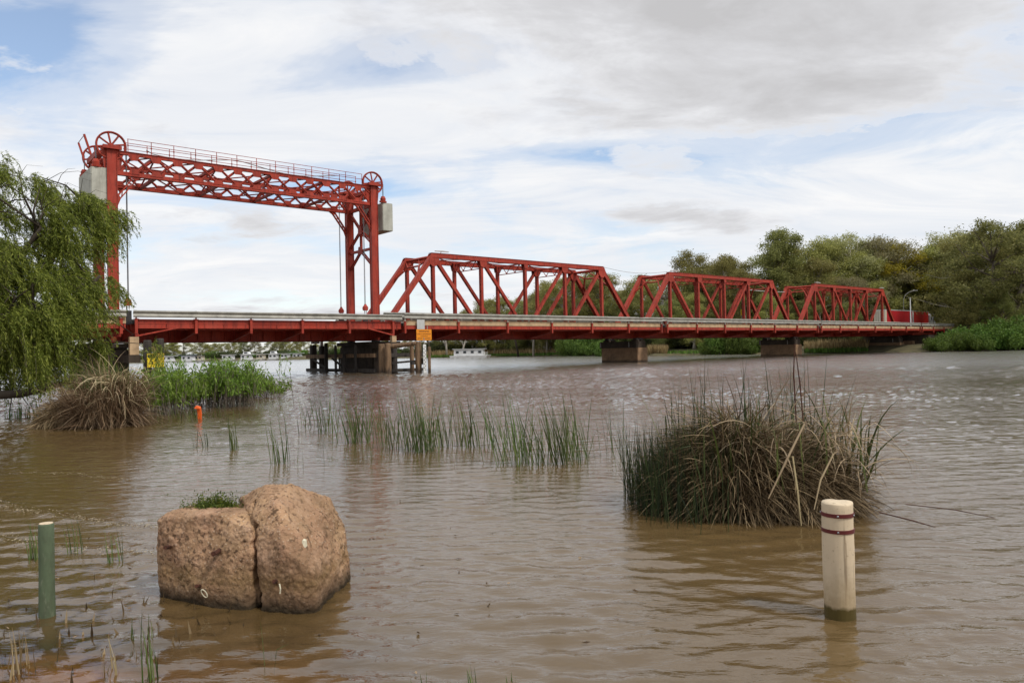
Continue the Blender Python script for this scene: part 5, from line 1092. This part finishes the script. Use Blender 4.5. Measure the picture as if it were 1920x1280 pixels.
# ------------------------------------------------------------------ boulder
def fn_rock(t, mp, nz, c, b):
    g = N(t, 'ShaderNodeNewGeometry'); s = N(t, 'ShaderNodeSeparateXYZ'); t.links.new(g.outputs['Position'], s.inputs[0])
    c = mixc(t, ramp(t, nz(2.0, 8, .7), [(.40, 0), (.62, .8)]), c, (.47, .265, .17))
    c = mixc(t, ramp(t, nz(5, 9, .75), [(.52, 0), (.70, .75)]), c, (.13, .085, .055))
    v = N(t, 'ShaderNodeTexVoronoi'); v.inputs['Scale'].default_value = 34; t.links.new(mp.outputs[0], v.inputs['Vector'])
    c = mixc(t, ramp(t, v.outputs['Distance'], [(.12, .85), (.26, 0)]), c, (.60, .47, .35))
    c = mixc(t, ramp(t, nz(24, 4, .6), [(.53, 0), (.62, .85)]), c, (.085, .05, .03))
    c = mixc(t, ramp(t, nz(1.3, 4, .6), [(.40, 0), (.60, .7)]), c, (.22, .135, .075))
    c = mixc(t, ramp(t, nz(3.2, 7, .7), [(.52, 0), (.66, .6)]), c, (.50, .33, .22))
    w = math_(t, 'ADD', s.outputs[2], math_(t, 'MULTIPLY', math_(t, 'SUBTRACT', nz(6), .5), .16))
    c = mixc(t, ramp(t, w, [(.02, .95), (.17, .0)]), c, (.030, .022, .012))       # wet foot
    c = mixc(t, ramp(t, math_(t, 'ABSOLUTE', math_(t, 'SUBTRACT', w, .22)), [(.0, .5), (.12, 0)]), c, (.16, .10, .03))  # algae line
    h = math_(t, 'ADD', math_(t, 'MULTIPLY', nz(42, 8, .75), .8), math_(t, 'MULTIPLY', v.outputs['Distance'], -.5))
    bm_ = N(t, 'ShaderNodeBump'); bm_.inputs['Strength'].default_value = .7; bm_.inputs['Distance'].default_value = .022
    t.links.new(h, bm_.inputs['Height']); t.links.new(bm_.outputs[0], b.inputs['Normal']); return c
mat('boulder_stone', (.45, .285, .16), .92, .2, 3, fn=fn_rock, spec=.2)
def boulder():
    o = empty('boulder', (-2.1, 6.5, 0), label='large split sandy-brown boulder standing in the shallows', cat='boulder')
    A = [(300, 1125, 6.42), (296, 975, 6.4), (318, 958, 6.5), (400, 1146, 6.1), (410, 962, 6.22), (470, 1152, 6.0), (476, 1000, 6.12), (458, 962, 6.3), (345, 952, 6.85), (462, 946, 6.8), (310, 985, 7.0), (305, 1090, 7.0), (520, 985, 6.6), (530, 1100, 6.5), (520, 1120, 6.6)]
    B = [(490, 1152, 6.0), (560, 1152, 5.92), (585, 1135, 6.0), (606, 1112, 6.1), (657, 1098, 6.75), (655, 1075, 6.78), (643, 990, 6.92), (617, 935, 6.9), (548, 907, 6.65), (497, 910, 6.6), (450, 932, 6.75), (478, 968, 6.2), (522, 952, 6.14), (532, 1030, 5.96), (588, 1075, 5.92), (488, 1060, 6.04), (460, 950, 7.3), (560, 930, 7.5), (640, 1000, 7.4), (650, 1070, 7.2)]
    bm = bmesh.new()
    for pts, low in ((A, -.25), (B, -.25)):
        vs = []
        for q in pts:
            p = at(*q) - Vector((-2.1, 6.5, 0))
            vs.append(bm.verts.new(p))
            if q[1] > 1050: vs.append(bm.verts.new((p.x * .97, p.y + .05, low)))
        r = bmesh.ops.convex_hull(bm, input=vs); bmesh.ops.delete(bm, geom=[e for e in r['geom_interior'] if isinstance(e, bmesh.types.BMVert)], context='VERTS')
    me = bpy.data.meshes.new('stone'); bm.to_mesh(me); bm.free(); ob = bpy.data.objects.new('stone', me); link(ob, o)
    md = ob.modifiers.new('r', 'REMESH'); md.mode = 'VOXEL'; md.voxel_size = .0125
    bpy.context.view_layer.update(); dg = bpy.context.evaluated_depsgraph_get(); me2 = bpy.data.meshes.new_from_object(ob.evaluated_get(dg)); ob.modifiers.clear(); ob.data = me2
    n = len(me2.vertices); co = np.zeros(n * 3, np.float32); me2.vertices.foreach_get('co', co); co = co.reshape(-1, 3)
    # smooth the hull edges a little, then roughen
    ed = np.zeros(len(me2.edges) * 2, np.int32); me2.edges.foreach_get('vertices', ed); ed = ed.reshape(-1, 2)
    for _ in range(2):
        s = np.zeros_like(co); c_ = np.zeros(n); np.add.at(s, ed[:, 0], co[ed[:, 1]]); np.add.at(s, ed[:, 1], co[ed[:, 0]]); np.add.at(c_, ed[:, 0], 1); np.add.at(c_, ed[:, 1], 1); co = co * .5 + .5 * s / c_[:, None]
    me2.vertices.foreach_set('co', co.ravel().astype(np.float32)); me2.update()
    nr = np.zeros(n * 3, np.float32); me2.vertices.foreach_get('normal', nr); nr = nr.reshape(-1, 3)
    dsp = np.zeros(n); crk = [(at(*q) - Vector((-2.1, 6.5, 0))) for q in ((462, 955, 6.2), (474, 985, 6.15), (478, 1030, 6.1), (476, 1070, 6.08), (484, 1110, 6.03), (484, 1160, 6.0))]
    cz = [p.z for p in crk][::-1]; cx = [p.x for p in crk][::-1]
    xc = np.interp(co[:, 2], cz, cx) + .012 * np.sin(co[:, 2] * 23) + .008 * np.sin(co[:, 2] * 61)
    ck = np.exp(-((co[:, 0] - xc) / .013) ** 2) * (co[:, 1] < -.05) * (co[:, 2] < .80)
    for i in range(n):
        p = Vector(co[i]); k = 1.25 if p.x > .35 else .8
        f1 = mn.noise(p * 2.6); f2 = mn.noise(Vector((p.x * 7, p.y * 7, p.z * 4.5)) + Vector((3, 1, 2))); f3 = abs(mn.noise(p * 5.5 + Vector((7, 0, 0)))); f4 = abs(mn.noise(p * 13 + Vector((1, 9, 4))))
        vd = mn.voronoi(Vector((p.x * 7.5, p.y * 7.5, p.z * 4.5)))[0][0]; dsp[i] = -(.070 if p.x > .42 and p.z > .15 else 0.) * max(0., .46 - vd) + k * (.016 * f1 + .012 * f2 - .016 * f3 - .012 * f4 + .014) + .007 * mn.noise(p * 26) + .007 * mn.noise(p * 60)
    co[:, 1] += .075 * ck; dsp = dsp * (1 - ck)
    co = co + nr * dsp[:, None]
    me2.vertices.foreach_set('co', co.ravel().astype(np.float32)); me2.update()
    me2.polygons.foreach_set('use_smooth', np.ones(len(me2.polygons), bool)); me2.materials.clear(); me2.materials.append(MATS['boulder_stone'])
    off = Vector((-2.1, 6.5, 0))
    for p0, p1, r in (((322, 1024, 6.42), (310, 1026, 6.18), .016), ((418, 1028, 6.25), (400, 1038, 6.0), .02), ((525, 1088, 6.05), (514, 1090, 5.93), .018), ((380, 1098, 6.2), (368, 1098, 6.06), .014)):
        part('rusty_bar', 'rust', o, lambda b: b.tube([at(*p0) - off, at(*p1) - off], r, 8))
    lp_ = at(383, 1112, 6.02) - off
    part('rope_loop', 'rope_white', o, lambda b: b.tube([lp_ + Vector((.018 * math.cos(a) - .012 * math.sin(a), -.01 * math.sin(a), .034 * math.sin(a))) for a in np.linspace(0, 6.28, 16)], .005, 6))
    part('rope_end', 'rope_white', o, lambda b: b.tube([at(524, 1094, 5.92) - off, at(526, 1103, 5.9) - off, at(525, 1112, 5.9) - off], .006, 6))
    part('pale_chip', 'rope_white', o, lambda b: b.poly([at(562, 1025, 6.02) - off, at(567, 1012, 6.03) - off, at(572, 1014, 6.04) - off, at(573, 1026, 6.03) - off], (0, .05, 0)))
    # weeds in the hollow on top
    g = np.random.default_rng(61); w = empty('rock_weeds', (0, 0, 0), label='small green weeds growing in the hollow on top of the boulder', cat='weeds'); c = at(402, 948, 6.66); w.location = c; n = 2600
    C = np.stack([g.normal(0, .10, n), g.normal(0, .06, n), np.abs(g.normal(0, .045, n)) - .03], 1); C[:, 2] *= .4 + .9 * (np.sin(C[:, 0] * 31) * np.cos(C[:, 1] * 40) > -.2); dd = g.normal(0, .7, (n, 3)); dd[:, 2] += .5
    v, q = leaves(C, dd, .026 * (.5 + g.random(n)), .011 * np.ones(n), g); mesh_np('leaves', v, q, 'moss_leaf', w)
    n = 24; B = np.stack([g.normal(0, .14, n), g.normal(0, .06, n), np.full(n, -.03)], 1); blade_obj('stems', 'reed_green', w, [blades(B, g.random(n) * 6.28, np.abs(g.normal(.3, .2, n)), g.random(n) * .5, .06 + .14 * g.random(n), np.full(n, .004), g, 4)])
boulder()

# ------------------------------------------------------------------ posts
def fn_post(t, mp, nz, c, b):
    s = N(t, 'ShaderNodeSeparateXYZ'); t.links.new(mp.outputs[0], s.inputs[0])
    m2 = N(t, 'ShaderNodeMapping'); m2.inputs['Scale'].default_value = (30, 30, 1.2); t.links.new(mp.outputs[0], m2.inputs[0])
    n = N(t, 'ShaderNodeTexNoise'); n.inputs['Scale'].default_value = 1; n.inputs['Detail'].default_value = 8; n.inputs['Roughness'].default_value = .65; t.links.new(m2.outputs[0], n.inputs['Vector'])
    c = mixc(t, ramp(t, n.outputs[0], [(.57, 0), (.68, .8)]), c, (.20, .14, .085))
    c = mixc(t, ramp(t, nz(7, 8, .7), [(.55, 0), (.8, .35)]), c, (.40, .30, .18))
    w = math_(t, 'ADD', s.outputs[2], math_(t, 'MULTIPLY', math_(t, 'SUBTRACT', nz(22), .5), .05))
    c = mixc(t, ramp(t, math_(t, 'ADD', s.outputs[2], math_(t, 'MULTIPLY', math_(t, 'SUBTRACT', nz(5, 7, .7), .5), .5)), [(.10, .75), (.34, 0)]), c, (.33, .24, .13))
    c = mixc(t, ramp(t, nz(30, 5, .7), [(.60, 0), (.68, .6)]), c, (.26, .19, .11))
    c = mixc(t, ramp(t, w, [(.075, 1), (.10, 0)]), c, (.075, .052, .008))
    bm_ = N(t, 'ShaderNodeBump'); bm_.inputs['Strength'].default_value = .5; bm_.inputs['Distance'].default_value = .01
    t.links.new(n.outputs[0], bm_.inputs['Height']); t.links.new(bm_.outputs[0], b.inputs['Normal']); return c
mat('post_cream', (.62, .50, .345), .75, .06, 4, fn=fn_post)
def fn_gpost(t, mp, nz, c, b):
    c = mixc(t, ramp(t, nz(9, 8, .7), [(.46, 0), (.70, .75)]), c, (.055, .055, .035)); c = mixc(t, ramp(t, nz(24, 6, .7), [(.58, 0), (.68, .6)]), c, (.20, .22, .15)); return c
mat('post_green', (.10, .135, .075), .8, .12, 5, .4, 30, fn=fn_gpost, stretch=(1, 1, .3))
cp = empty('bollard_post', (2.39, 5.62, 0), label='cream wooden post with two dark red bands in the right foreground', cat='post'); r = .110
def wob(prof, n, c=(0, 0, 0), amp=.004):
    b = MB(); b.lathe(prof, n, c); b.v = [(x + amp * mn.noise(Vector((x * 9, y * 9, z * 3))), y + amp * mn.noise(Vector((x * 9 + 5, y * 9, z * 3))), z + (amp * 1.5 * mn.noise(Vector((x * 14, y * 14, 9))) if z > .8 else 0)) for x, y, z in b.v]; return b
wob([(r * .98, -.5)] + [(r, -.3 + i * .05) for i in range(23)] + [(r, .836), (r * .975, .843), (r * .6, .846), (r * .25, .844)], 40).build('shaft', 'post_cream', cp, smooth=True)
for z0, z1 in ((.745, .773), (.628, .656)):
    bd = MB(); n = 40
    bd.lathe([(r + .001, z0), (r + .0055, z0 + .001), (r + .0055, z1 - .001), (r + .001, z1)], n); bo = bd.build('band', 'stake_red', cp)
    for a in (-1.95, -.75, .6, 2.6) if z0 > .7 else (-1.95, .4, 1.8): part('bolt', 'bolt_steel', bo, lambda b: b.tube([((r + .005) * math.cos(a), (r + .005) * math.sin(a), (z0 + z1) / 2), ((r + .010) * math.cos(a), (r + .010) * math.sin(a), (z0 + z1) / 2), ((r + .012) * math.cos(a), (r + .012) * math.sin(a), (z0 + z1) / 2)], [.0075, .0075, .004], 8), smooth=True)
gq = empty('green_post', (-3.72, 5.99, 0), label='slim weathered green post standing in the shallows at left', cat='post')
wob([(.056, -.4)] + [(.056, -.2 + i * .1) for i in range(9)] + [(.056, .715), (.052, .727), (.03, .730)], 24, amp=.005).build('shaft', 'post_green', gq, smooth=True)
part('end_grain', 'post_cream', gq, lambda b: b.lathe([(.05, .7285), (.048, .7325), (.02, .734)], 20))
# drift of leaves and scum on the shallows
g = np.random.default_rng(77); n = 260; C = np.stack([g.normal(-4.2, 1.3, n), g.normal(6.6, 1.5, n), np.full(n, .012)], 1); C[:60, 0] = g.normal(-1.2, 2.2, 60); dd = g.normal(0, 1, (n, 3)); dd[:, 2] *= .06
v, q = leaves(C, dd, .05 * (.4 + g.random(n)), .016 * (.5 + g.random(n)), g); tag(mesh_np('floating_leaves', v, q, 'reed_brown'), 'scattered dead leaves floating on the shallows at left', 'leaves', kind='stuff')
# broken lines of scum where the small wash runs in to the boulder
C = []
for (x0, y0, x1, y1, sag, m_) in ((-9.5, 12.8, -2.7, 8.7, -.9, 1500), (-7.5, 9.6, -2.9, 7.6, -.35, 700), (-9, 13.6, -6.5, 12.6, .1, 250)):
    f = g.random(m_); xx = x0 + (x1 - x0) * f; yy = y0 + (y1 - y0) * f + sag * 4 * f * (1 - f); C.append(np.stack([xx + g.normal(0, .03, m_), yy + g.normal(0, .075, m_) + .05 * np.sin(xx * 3), .030 + 0 * xx], 1))
C = np.concatenate(C); n = len(C); dd = g.normal(0, 1, (n, 3)); dd[:, 2] *= .03; dd[:, 0] *= 2
v, q = leaves(C, dd, .028 * (.3 + g.random(n)), .008 * (.4 + g.random(n)), g); tag(mesh_np('scum_lines', v, q, 'scum'), 'pale broken scum lines drifting on the water left of the boulder', 'scum', kind='stuff')
